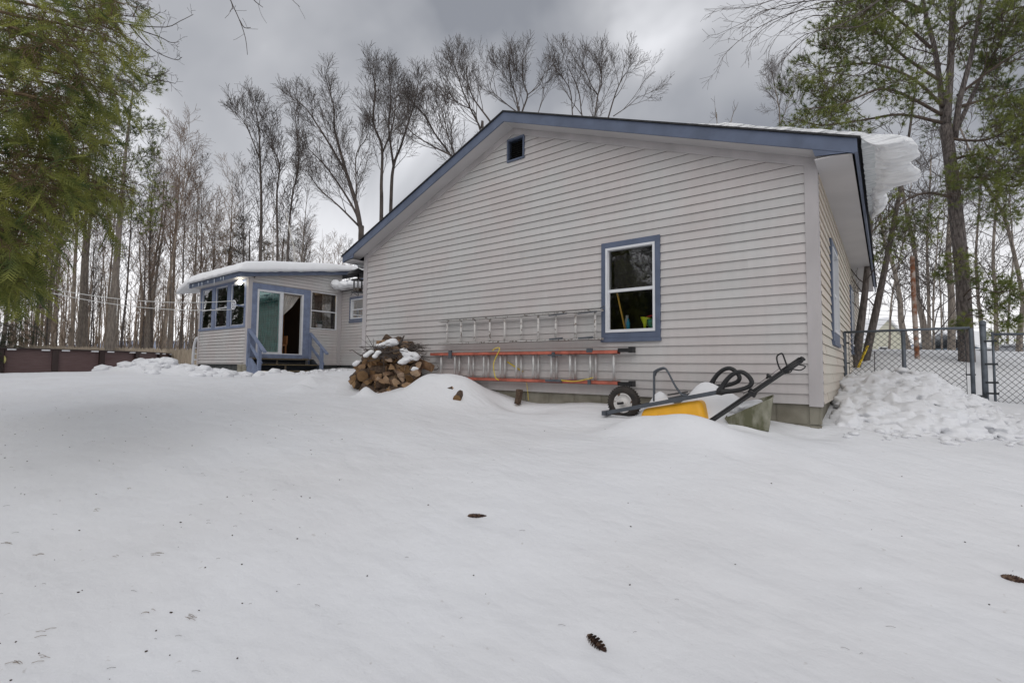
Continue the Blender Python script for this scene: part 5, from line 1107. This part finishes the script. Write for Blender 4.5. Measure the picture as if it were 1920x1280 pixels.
# ---- needle foliage
def tufts(tips, L, n, w, per, seed, along=.0, cone=.9, maxt=None, droop=0.):
    g = np.random.default_rng(seed); base = []; dr_ = []
    for pts, dirs in tips:
        m = len(pts)
        for j in range(per):
            t = along + (1 - along) * g.random(); f = min(m - 1.0001, t * (m - 1)); i = int(f); p = pts[i].lerp(pts[i + 1], f - i); base.append(tuple(p)); dr_.append(tuple(dirs[min(i + 1, m - 1)]))
    B = np.array(base); D = np.array(dr_)
    if maxt and len(B) > maxt: k = g.choice(len(B), maxt, replace=False); B, D = B[k], D[k]
    B = np.repeat(B, n, 0); D = np.repeat(D, n, 0); m = len(B)
    d = D + g.normal(0, cone, (m, 3)) ; d[:, 2] += .15 - droop; d /= np.linalg.norm(d, axis=1)[:, None]
    l = L * g.uniform(.6, 1.15, m)[:, None]; s_ = np.cross(d, g.normal(size=(m, 3))); s_ /= np.linalg.norm(s_, axis=1)[:, None] + 1e-9
    V = np.stack([B - s_ * w, B + s_ * w, B + d * l], 1).reshape(-1, 3); return V, np.arange(3 * m).reshape(-1, 3)
# big pine at the right
PP = dict(PB, seg=[10, 7, 5, 3], num=[1, 8, 7, 4], len=[0, 1.7, .75, .34], ang=[0, 1.0, .75, .7], up=[0, .035, .05, .07], t0=[.2, .25, .25, .2], rmin=.0035, k=[8, 5, 4, 3], wob=[.03, .12, .14, .16])
t = Tree(201); YP = 10.0
pbse = at(1812, 650, YP); pg = Vector((pbse.x, pbse.y, zs(pbse.x, pbse.y) - .15))
def A(l, Y=YP, dy=0): return [at(x, y, Y + dy * i / max(1, len(l) - 1)) for i, (x, y) in enumerate(l)]
PPb = dict(PP, num=[1, 0, 0, 0])
t.stem([pg] + A([(1810, 620), (1803, 500), (1787, 350), (1779, 280), (1772, 235)]), .14, .10, dict(PP, num=[1, 3, 6, 4], len=[0, 1.1, .6, .3]), .55, k=14)
t.stem(A([(1772, 245), (1764, 170), (1752, 90), (1733, 15), (1722, -70)], dy=.4), .065, .03, PP, .25); t.stem(A([(1774, 245), (1782, 125), (1787, 0), (1792, -120)], dy=-.3), .075, .04, PP, .3)
t.stem(A([(1790, 260), (1799, 190), (1820, 110), (1837, 25), (1855, -80)], dy=-.5), .06, .03, PP, .3); t.stem(A([(1795, 240), (1830, 165), (1850, 125), (1900, 40), (1930, 0)], dy=.6), .045, .02, PP, .3)
PL_ = dict(PP, num=[1, 10, 8, 6], len=[0, 1.15, .55, .30])
for l, dy in (([(1765, 215), (1700, 180), (1650, 167), (1580, 195), (1510, 205)], -1.6), ([(1768, 200), (1715, 150), (1640, 120), (1575, 125), (1540, 130)], -1.0), ([(1760, 150), (1700, 110), (1640, 60), (1590, 50)], -1.2), ([(1745, 90), (1700, 50), (1650, 10), (1620, -20)], -.8), ([(1765, 230), (1690, 215), (1620, 225), (1540, 235), (1490, 222)], -.6),
              ([(1730, 20), (1670, -10), (1620, -10)], -1), ([(1775, 260), (1850, 262), (1925, 225)], -.8), ([(1795, 180), (1860, 130), (1930, 85)], -.6), ([(1800, 200), (1870, 180), (1940, 160)], .6), ([(1840, 60), (1890, 20), (1950, 10)], -.5), ([(1790, 60), (1830, 40), (1880, 70)], .5),
              ([(1785, 370), (1740, 362), (1700, 375), (1650, 420), (1620, 450)], -.8), ([(1790, 330), (1850, 335), (1900, 350), (1930, 330)], -.7), ([(1785, 300), (1830, 290), (1880, 310)], -.9)):
    t.stem(A(l, dy=dy), .035, .010, PL_, .25, trunk=False)
for l, dy in (([(1805, 570), (1830, 555), (1860, 565), (1900, 585)], -.8), ([(1803, 560), (1825, 540), (1870, 548), (1915, 540)], -1.2), ([(1800, 470), (1815, 465), (1790, 500), (1800, 520)], -.5), ([(1806, 600), (1820, 590), (1850, 600), (1880, 615)], -1)):
    t.stem(A(l, dy=dy), .018, .006, dict(PP, num=[1, 6, 5, 4], len=[0, .45, .28, .16]), .3, trunk=False)
pine = t.make('pine_tree', 'large multi-stemmed pine with thick dark trunk behind the gate', 'tree', pg, mat('pine_bark', (.075, .063, .06), .95, col2=(.22, .19, .175), scale=9, stretch=(4, 4, 1), bump=1., bscale=14, bdist=.04), mat('pine_twigs', (.10, .075, .06), .9, var=.3))
V, F = tufts(t.tips, .10, 18, .003, 3, 5, .5, .65, 14500); npmesh('foliage', V, F, M_needle, pine)
# pines of the left wood
PQ = dict(PB, seg=[14, 7, 4, 3], num=[1, 34, 8, 4], len=[0, 2.6, .95, .45], ang=[0, 1.25, .7, .7], up=[0, .03, .05, .07], t0=[.42, .3, .3, .2], rmin=.008, k=[8, 4, 3, 3], shape=lambda t: .9 - .6 * t)
b = at(206, 650, 23); b.z = zs(b.x, b.y) - .1
t = Tree(301); t.limb(b, (0, 0, 1), 15.2, .2, 0, dict(PQ, wob=[.006, .10, .12, .14])); p1 = t.make('pine_tree', 'tall dark pine rising behind the hemlock sprays at left', 'tree', b, M_bark, M_twig)
V, F = tufts(t.tips, .19, 11, .008, 2, 6, .3, .8, 15000); npmesh('foliage', V, F, M_needle, p1)
PQ2 = dict(PQ, num=[1, 26, 8, 4], t0=[.2, .3, .3, .2], len=[0, 2.4, .9, .45], shape=lambda t: .9 - .5 * t)
b = at(462, 600, 31); b.z = zs(b.x, b.y) - .1
t = Tree(302); t.limb(b, (0, 0, 1), 9.2, .2, 0, PQ2); p2 = t.make('pine_tree', 'brownish bushy pine showing over the left half of the sunroom roof', 'tree', b, M_barkd, M_twig)
V, F = tufts(t.tips, .16, 8, .006, 1, 7, .2, .8, 9000); npmesh('foliage', V, F, M_needleb, p2)
for px, Y, sc, lb_ in ((418, 32, .92, 'brownish pine farther left of the bushy one above the sunroom'), (520, 33, 1.0, 'brownish pine above the middle of the sunroom roof')):
    b = at(px, 600, Y); b.z = zs(b.x, b.y) - .1; dup(p2, b, tq.uniform(1, 5), sc, lb_)
# ---- foreground hemlock at left
def frond_template(seed):
    g = random.Random(seed); V = []; F = []
    n = 12; L = 1.0
    for i in range(n):
        t = (i + .5) / n; x = t; z = -.22 * t * t
        l = .30 * math.sin(math.pi * min(1, .25 + .75 * (1 - t))) ** .8 * g.uniform(.8, 1.15) + .03
        for sgn in (-1, 1):
            a = R(46) + g.uniform(-.12, .12); dx, dy = math.cos(a) * l, math.sin(a) * l * sgn
            w = .026; k = len(V); V += [(x - w, 0, z), (x + w, 0, z), (x + dx, dy, z - .10 * l)]; F.append((k, k + 1, k + 2))
            for m in (.4, .7):
                for s2 in (-1, 1):
                    bx, by = x + dx * m, dy * m; aa = a * sgn + s2 * .75; ll = l * .30 * (1.1 - m * .6); k = len(V)
                    V += [(bx - .012, by, z), (bx + .014, by, z), (bx + math.cos(aa) * ll, by + math.sin(aa) * ll, z - .03)]; F.append((k, k + 1, k + 2))
    k = len(V); V += [(0, -.008, 0), (0, .008, 0), (1.02, 0, -.23)]; F.append((k, k + 1, k + 2))
    return np.array(V), np.array(F)
FT = [frond_template(i) for i in range(3)]
def fronds(tips, seed, per, lmin, lmax, maxn=None, droop=.55, fan=.6):
    g = np.random.default_rng(seed); g2 = random.Random(seed); VV = []; FF_ = []; c = 0; cnt = 0
    items = [(p, d) for p, d in tips]
    g2.shuffle(items)
    for pts, dirs in items:
        for j in range(per):
            m = len(pts); f = min(m - 1.001, (.15 + .85 * (j + g2.random()) / per) * (m - 1)); i = int(f); p = pts[i].lerp(pts[i + 1], f - i); d = dirs[min(i + 1, m - 1)].copy()
            d = (d + Vector((g2.gauss(0, fan), g2.gauss(0, fan), g2.gauss(0, .35) - droop))).normalized(); up = (Vector((0, 0, 1)) + Vector((g2.gauss(0, .55), g2.gauss(0, .55), 0))).normalized()
            y = up.cross(d); 
            if y.length < .05: continue
            y.normalize(); z = d.cross(y); s_ = g2.uniform(lmin, lmax); Mx = np.array([d, y, z]) * s_
            tv, tf = FT[g2.randrange(3)]; VV.append(tv @ Mx + np.array(p)); FF_.append(tf + c); c += len(tv); cnt += 1
            if maxn and cnt >= maxn: return np.vstack(VV), np.vstack(FF_)
    return np.vstack(VV), np.vstack(FF_)
PH = dict(PB, seg=[8, 6, 4, 3], num=[1, 13, 7, 3], len=[0, .42, .22, .12], ang=[0, .75, .7, .7], up=[0, -.03, -.07, -.06], t0=[.1, .1, .2, .2], rmin=.0018, k=[7, 5, 4, 3], wob=[.03, .10, .12, .14])
t = Tree(401); hb = eye(-6.6, 4.6); hb.z = zs(hb.x, hb.y) - .1
t.T.tube([hb + Vector((.0, 0, z_)) for z_ in (0, 1, 2.5, 4, 6, 8)], [.22, .2, .18, .16, .12, .05], 12)
hq = random.Random(9)
for y0, xe, ye, Y in ((-90, 215, -55, 4.6), (-60, 235, 10, 4.2), (-30, 200, 35, 5.0), (-10, 225, 62, 4.6), (20, 175, 60, 3.8), (45, 205, 112, 4.9), (80, 198, 140, 4.3), (110, 150, 150, 3.7), (135, 170, 175, 5.2), (170, 155, 205, 4.5), (200, 100, 225, 3.7), (225, 130, 250, 5.0), (255, 145, 285, 4.3),
                      (280, 120, 305, 3.6), (300, 205, 335, 5.0), (320, 222, 352, 4.6), (345, 180, 370, 5.2), (360, 150, 385, 4.4), (380, 30, 405, 3.7), (410, 20, 440, 4.8), (440, 10, 460, 4.2), (465, 22, 485, 5.0), (490, 10, 505, 4.4), (515, 20, 525, 5.2), (300, 60, 350, 3.4), (400, 0, 430, 3.4), (160, 90, 190, 3.4), (30, 110, 90, 3.5), (470, -30, 490, 3.6)):
    s0 = hb + Vector((0, 0, 0)); start = at(-90, y0 - 10, Y * 1.02); start0 = Vector((hb.x, hb.y, start.z + .3))
    pts = [start0, start, at(-90 + (xe + 90) * .45, y0 + (ye - y0) * .25, Y), at(-90 + (xe + 90) * .8, y0 + (ye - y0) * .65, Y - .1), at(xe, ye, Y - .15)]
    t.stem(pts, .026, .004, PH, .28, trunk=False, n=3)
# pale bare limb crossing the foliage
t.stem([at(-40, 342, 4.0), at(10, 333, 4.0), at(60, 318, 4.05), at(112, 292, 4.1)], .011, .006, dict(PH, num=[1, 3, 0, 0]), .4, trunk=False)
hem = t.make('hemlock_tree', 'foreground evergreen with drooping feathery golden-green sprays at the left edge', 'tree', hb, M_barkd, mat('hemlock_twigs', (.13, .09, .05), .9, var=.3))
V, F = fronds(t.tips, 3, 2, .13, .27, 2300, .30); npmesh('foliage', V, F, M_hem, hem)
# low-branched hemlock prototype for the wood mirrored in the panes
PM = dict(PB, seg=[10, 6, 4, 3], num=[1, 60, 6, 3], len=[0, 2.4, .9, .4], ang=[0, 1.45, .7, .7], up=[0, -.02, -.05, -.05], t0=[.06, .2, .2, .2], rmin=.006, k=[8, 4, 3, 3], shape=lambda t: 1.0 - .8 * t)
t = Tree(402); t.limb((-6.5, -10.5, -1.4), (0, 0, 1), 8, .2, 0, PM); h2 = t.make('hemlock_tree', 'dark evergreen of the wood behind the viewer, mirrored in the panes', 'tree', (-6.5, -10.5, -1.4), M_barkd, M_twig, 'evergreens mirrored in the window panes')
V, F = fronds(t.tips, 4, 3, .22, .42, 5200, .3, .7); npmesh('foliage', V, F, mat('dark_hemlock', (.018, .028, .012), .7, col2=(.035, .05, .018), scale=1), h2)
for x, y, sc in ((-9, -12, 1.1), (-4.2, -12.5, 1.0), (-7.5, -14.5, 1.2), (-11.5, -9.5, .95), (-2, -11, .9), (-5.5, -16, 1.3), (-12, -14, 1.2), (.8, -13, 1.1), (4.5, -11, 1.0), (-14.5, -11, 1.1), (-9.8, -17.5, 1.3), (-25, -4.6, 1.0), (-29, -6, 1.1), (-34, -5.2, 1.0), (-31, -8.5, 1.2), (-38, -8, 1.2), (-43, -7.5, 1.3), (-36, -11, 1.3), (-27, -9, 1.1), (-21, -7.5, 1)):
    dup(h2, (x, y, -1.4), hq.uniform(0, 6), sc * (.55 if x > -20 else 1.15), group='evergreens mirrored in the window panes')
# bare overhanging branches
PBb = dict(PB, seg=[6, 5, 3, 2], num=[1, 5, 3], len=[0, .22, .10], ang=[0, .8, .8], up=[0, .02, .02], rmin=.0016, k=[5, 4, 3], wob=[.05, .12, .15], t0=[.2, .2, .2])
def crossing(seed, name, label, Y, lines, P, r0, r1, m=M_twig, pieces='branch'):
    t = Tree(seed)
    for l in lines: t.stem([at(x, y, Y + .12 * math.sin(i + l[0][0])) for i, (x, y) in enumerate(l)], r0, r1, P, .25, trunk=False, k=5, n=3)
    o = t.C.build(name, m, base=at(*lines[0][0], Y)); return tag(o, label, 'branch')
q4 = lambda L: [(x * .25, y * .25) for x, y in L]
crossing(501, 'bare_branch', 'bare crooked branch reaching right out of the evergreen at upper left', 5.2, [q4([(640, 90), (820, 150), (970, 185), (1240, 205), (1350, 160), (1450, 110)]), q4([(970, 185), (1060, 230), (1200, 280), (1280, 320), (1345, 315)]),
    q4([(970, 185), (1040, 270), (1130, 360), (1210, 410), (1320, 450), (1365, 430)]), q4([(700, 60), (920, 115), (1010, 125), (1130, 135), (1200, 90)]), q4([(1000, 125), (1020, 80), (1040, 20)]), q4([(700, 330), (870, 410), (1000, 430), (1110, 430), (1165, 420)]),
    q4([(760, 350), (880, 430), (980, 510), (1080, 560), (1190, 570), (1270, 530)]), q4([(1080, 560), (1180, 600), (1250, 612), (1315, 628)])], PBb, .008, .0028)
crossing(502, 'hanging_twig', 'thin dark twig hanging down from the top edge of the picture', 4.5, [[(425, -30), (432, 0), (449, 38), (460, 71), (464, 103)], [(449, 38), (458, 52), (470, 52)], [(428, -10), (436, 12), (431, 22)], [(465, -20), (476, 0), (486, 9), (493, 14)]], dict(PBb, num=[1, 2, 0]), .006, .0025)
crossing(503, 'hanging_twig', 'tiny twig tip at the top edge left of the picture middle', 4.5, [[(530, -20), (545, -4), (552, 4), (562, 13)]], dict(PBb, num=[1, 2, 0]), .004, .002)
q5 = lambda L: [(1300 + x * .5, y * .5) for x, y in L]
PBr = dict(PB, seg=[6, 6, 4, 2], num=[1, 9, 4], len=[0, .50, .2], ang=[0, .5, .6], up=[0, -.04, -.03], rmin=.0018, k=[5, 4, 3], wob=[.05, .08, .10], t0=[.15, .2, .2])
crossing(504, 'overhanging_branches', 'fan of fine bare twigs drooping into the picture top right of centre', 6.0, [q5(l) for l in (
    [(680, -40), (560, 20), (400, 40), (250, 100), (130, 190), (85, 270)], [(700, -60), (500, -5), (330, 20), (200, 80), (90, 130)], [(600, -80), (420, -30), (300, 0), (200, 30), (40, 35)], [(720, -20), (600, 60), (450, 60), (330, 120), (280, 200)],
    [(760, 20), (620, 100), (480, 110), (380, 180), (310, 250)], [(700, -50), (600, 5), (480, 10), (330, 70), (240, 130), (200, 200)], [(740, 200), (640, 280), (540, 275), (460, 250), (370, 230)], [(700, 0), (560, 90), (420, 130), (350, 190), (330, 230)], [(640, -60), (500, -40), (360, 30), (260, 40), (170, 110)])], PBr, .009, .002)
# rusty pipe, stakes
rp_ = [at(1718, 690, 9.9), at(1720, 672, 9.9), at(1714, 575, 9.9), at(1710, 480, 9.9)]
s = MB(); s.tube([rp_[0] - Vector((0, 0, .2)), rp_[1], rp_[2], rp_[3]], [.045, .044, .042, .040], 12); tag(s.build('rusty_pipe', M_rust, base=rp_[1]), 'tall thin rust-stained pipe standing in the snow behind the fence', 'post')
a_, b_ = at(1612, 682, 9.1), at(1627, 648, 9.1); s = MB(); s.bar(a_ - (b_ - a_) * .2, b_, .045, .015); tag(s.build('yellow_strap', mat('yellow_paint', (.72, .5, .02), .5), base=a_), 'bright yellow stake leaning on the crossed trunks', 'stake')
a_, b_ = at(1640, 700, 7.6), at(1640, 658, 7.6); s = MB(); s.tube([a_ - Vector((0, 0, .2)), a_, b_], .006, 5); tag(s.build('wire_stake', M_blackm, base=a_), 'thin dark wire stake in the snow just behind the fence', 'stake')
# hills
def ridge(Y, a0, a1, hf, name, m):
    s = MB(); n = 90
    V = []
    for j in range(7):
        for i in range(n + 1):
            X = a0 + (a1 - a0) * i / n; e_ = eye(X * Y * (1 + .12 * j), Y * (1 + .12 * j)); V.append((e_.x, e_.y, hf(X) * math.sin(math.pi * min(1, j / 4.) / 2) - 2 + 6 * noise.noise(Vector((i * .3, j, 1))) * (j > 0)))
    s.add(V, [(j * (n + 1) + i, j * (n + 1) + i + 1, (j + 1) * (n + 1) + i + 1, (j + 1) * (n + 1) + i) for j in range(6) for i in range(n)], True)
    tag(s.build(name, m), kind='structure')
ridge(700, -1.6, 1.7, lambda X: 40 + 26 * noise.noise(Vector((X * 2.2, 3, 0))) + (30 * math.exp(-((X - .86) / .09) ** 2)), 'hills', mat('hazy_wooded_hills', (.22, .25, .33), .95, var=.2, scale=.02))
# houses and cars beyond
def far_house(name, label, px0, px1, Y, eave, ridge_, wallm, gable=True, depth=7):
    A_, B_ = at(px0, 650, Y), at(px1, 650, Y); g = zs(A_.x, A_.y); A_.z = B_.z = g - .3; ax = (B_ - A_); Wd = ax.length; ax.normalize(); back = Vector((-ax.y, ax.x, 0))
    if back.dot(_F) < 0: back = -back
    f = lambda a, b, c: A_ + ax * a + Vector((0, 0, b)) + back * c
    h = thing(name, label, 'house', (A_ + B_) / 2); s = MB(); e = eave - A_.z; r = ridge_ - A_.z
    if gable: s.prism([(0, 0), (Wd, 0), (Wd, e), (Wd / 2, r), (0, e)], 0, depth, f)
    else: s.box(0, Wd, 0, e, 0, depth, F=lambda a, b, c: f(a, b, c))
    s.build('wall', wallm, h); s = MB()
    if gable:
        for (p, q_) in (((-.4, e - .3), (Wd / 2, r + .05)), ((Wd / 2, r + .05), (Wd + .4, e - .3))): s.prism([p, q_, (q_[0], q_[1] + .22), (p[0], p[1] + .22)], -.3, depth + .3, f)
    else:
        F2 = lambda a, b, c: f(c, b, a); s.prism([(-.4, e - .1), (depth / 2, r), (depth + .4, e - .1), (depth + .4, e + .1), (depth / 2, r + .25), (-.4, e + .1)], -.4, Wd + .4, F2)
    s.build('roof', M_snowr, h)
    for k in range(int(Wd / 2.2)):
        a = 1.0 + k * 2.2; s = MB(); s.F = f; s.box(a, a + .9, 1.2, 2.3, -.04, .0); w_ = s.build('window', M_white, h); s = MB(); s.F = f; s.box(a + .08, a + .82, 1.28, 2.22, -.06, -.042); s.build('pane', M_dark, w_)
    return h
far_house('far_house', 'small yellow house with a snowy gable glimpsed beyond the leaning trunks', 1628, 1700, 48, 3.4, 5.4, mat('pale_yellow_wall', (.55, .54, .44), .8))
far_house('grey_building', 'long low blue-grey building beyond the gate at far right', 1836, 2010, 44, 2.6, 4.1, mat('blue_grey_wall', (.15, .19, .24), .8), gable=False)
far_house('white_house', 'pale house half hidden by the house corner behind the leaning trunks', 1560, 1622, 60, 4.0, 6.0, mat('off_white_wall', (.6, .6, .55), .8))
def car(px, Y, yaw, m, label):
    c = at(px, 650, Y); c.z = zs(c.x, c.y) + .02; o = thing('parked_car', label, 'car', c); Mz = Matrix.Rotation(yaw, 3, 'Z'); f = lambda a, b, c_: c + Mz @ Vector((a, c_, b))
    s = MB(); s.prism([(-2.15, .3), (2.1, .3), (2.15, .7), (1.9, .85), (.95, .95), (.35, 1.40), (-1.0, 1.42), (-1.6, 1.0), (-2.15, .95)], -.85, .85, f); b_ = s.build('body', m, o); bv = b_.modifiers.new('b', 'BEVEL'); bv.width = .07; bv.segments = 3
    s = MB(); s.prism([(.85, .98), (.35, 1.34), (-.95, 1.36), (-1.45, 1.0)], -.86, .86, f); s.build('window', M_dark, o)
    s = MB(); s.prism([(1.9, .87), (.98, .98), (.38, 1.42), (-1.0, 1.44), (-1.1, 1.54), (.3, 1.55), (1.0, 1.08), (1.85, .95)], -.78, .78, f); s_ = s.build('snow_cover', M_snowr, o); bv = s_.modifiers.new('b', 'BEVEL'); bv.width = .05; bv.segments = 3
    for a in (-1.35, 1.3):
        for c_ in (-.82, .82):
            s = MB(); s.lathe(f(a, .32, c_), [(0, -.1), (.2, -.11), (.32, -.09), (.33, 0), (.32, .09), (.2, .11), (0, .1)], 20, Mz @ Vector((0, 1, 0))); s.build('wheel', M_tyre, o)
car(1935, 23, YAW + .15, mat('silver_paint', (.35, .36, .38), .3, metal=.4), 'snow-topped parked car behind the snow bank at the right edge')
car(1845, 36, YAW + 1.4, mat('dark_paint', (.02, .02, .025), .3), 'dark snow-topped car glimpsed just right of the gate post')
# overhead wires
s = MB()
for k, (ya, yb) in enumerate(((575, 566), (583, 578), (592, 590), (600, 604))):
    A_, B_ = at(1560, ya, 34 + k), at(2060, yb, 30 + k); s.tube([A_.lerp(B_, t_) - Vector((0, 0, .5 * 4 * t_ * (1 - t_))) for t_ in np.linspace(0, 1, 12)], .012, 4, cap=False)
tag(s.build('overhead_wires', M_grey, base=at(1700, 580, 32)), 'faint overhead wires crossing behind the trunks at right', 'wires', kind='stuff')
# far woods: one mass of thin stems and brush beyond the countable trees
fw = random.Random(77)
def woods(name, label, n, pxr, Yr, hr_, m, tw=9, rr=(.04, .10)):
    s = MB()
    for i in range(n):
        px = fw.uniform(*pxr); Y = fw.uniform(*Yr); b = at(px, 650, Y); z0 = zs(b.x, b.y) - .2; H = fw.uniform(*hr_); r = fw.uniform(*rr); l = Vector((fw.gauss(0, .05), fw.gauss(0, .05), 0)) * H
        b = Vector((b.x, b.y, z0)); P = [b, b + l * .3 + Vector((0, 0, H * .35)), b + l * .6 + Vector((fw.gauss(0, .15), fw.gauss(0, .15), H * .7)), b + l + Vector((0, 0, H))]; s.tube(P, [r, r * .8, r * .5, .01], 4, cap=False)
        for k in range(tw):
            t_ = fw.uniform(.25, 1) * 2.99; i0 = int(t_); p = P[i0].lerp(P[i0 + 1], t_ - i0); a = fw.uniform(0, 6.28); L = fw.uniform(.6, 2.0) * H / 9; d = Vector((math.cos(a) * .55, math.sin(a) * .55, .9)) * L
            m1 = p + d * .5 + Vector((fw.gauss(0, .06), fw.gauss(0, .06), 0)); s.tube([p, m1, p + d], [.02, .014, .006], 3, cap=False)
            for _ in range(2): a2 = fw.uniform(0, 6.28); s.tube([m1, m1 + Vector((math.cos(a2) * .4, math.sin(a2) * .4, .5)) * L * .5], [.011, .005], 3, cap=False)
    return tag(s.build(name, m, base=at((pxr[0] + pxr[1]) / 2, 650, Yr[0])), label, 'woods', kind='stuff')
woods('far_woods', 'brown mass of distant bare stems filling the wood behind the pool', 480, (-350, 680), (44, 85), (7, 13), mat('far_stems', (.27, .22, .175), .95, var=.3, scale=.4), 7)
woods('undergrowth', 'tan leafless brush at the foot of the wood behind the picket fence', 300, (-250, 660), (27, 44), (1.6, 4.2), mat('tan_brush', (.26, .19, .13), .95, col2=(.13, .10, .075), scale=.8), 9, (.012, .03))
woods('distant_trees', 'thin distant bare trees between the trunks at right', 45, (1570, 2080), (50, 85), (5, 12), mat('far_stems_grey', (.22, .20, .19), .95), 8)
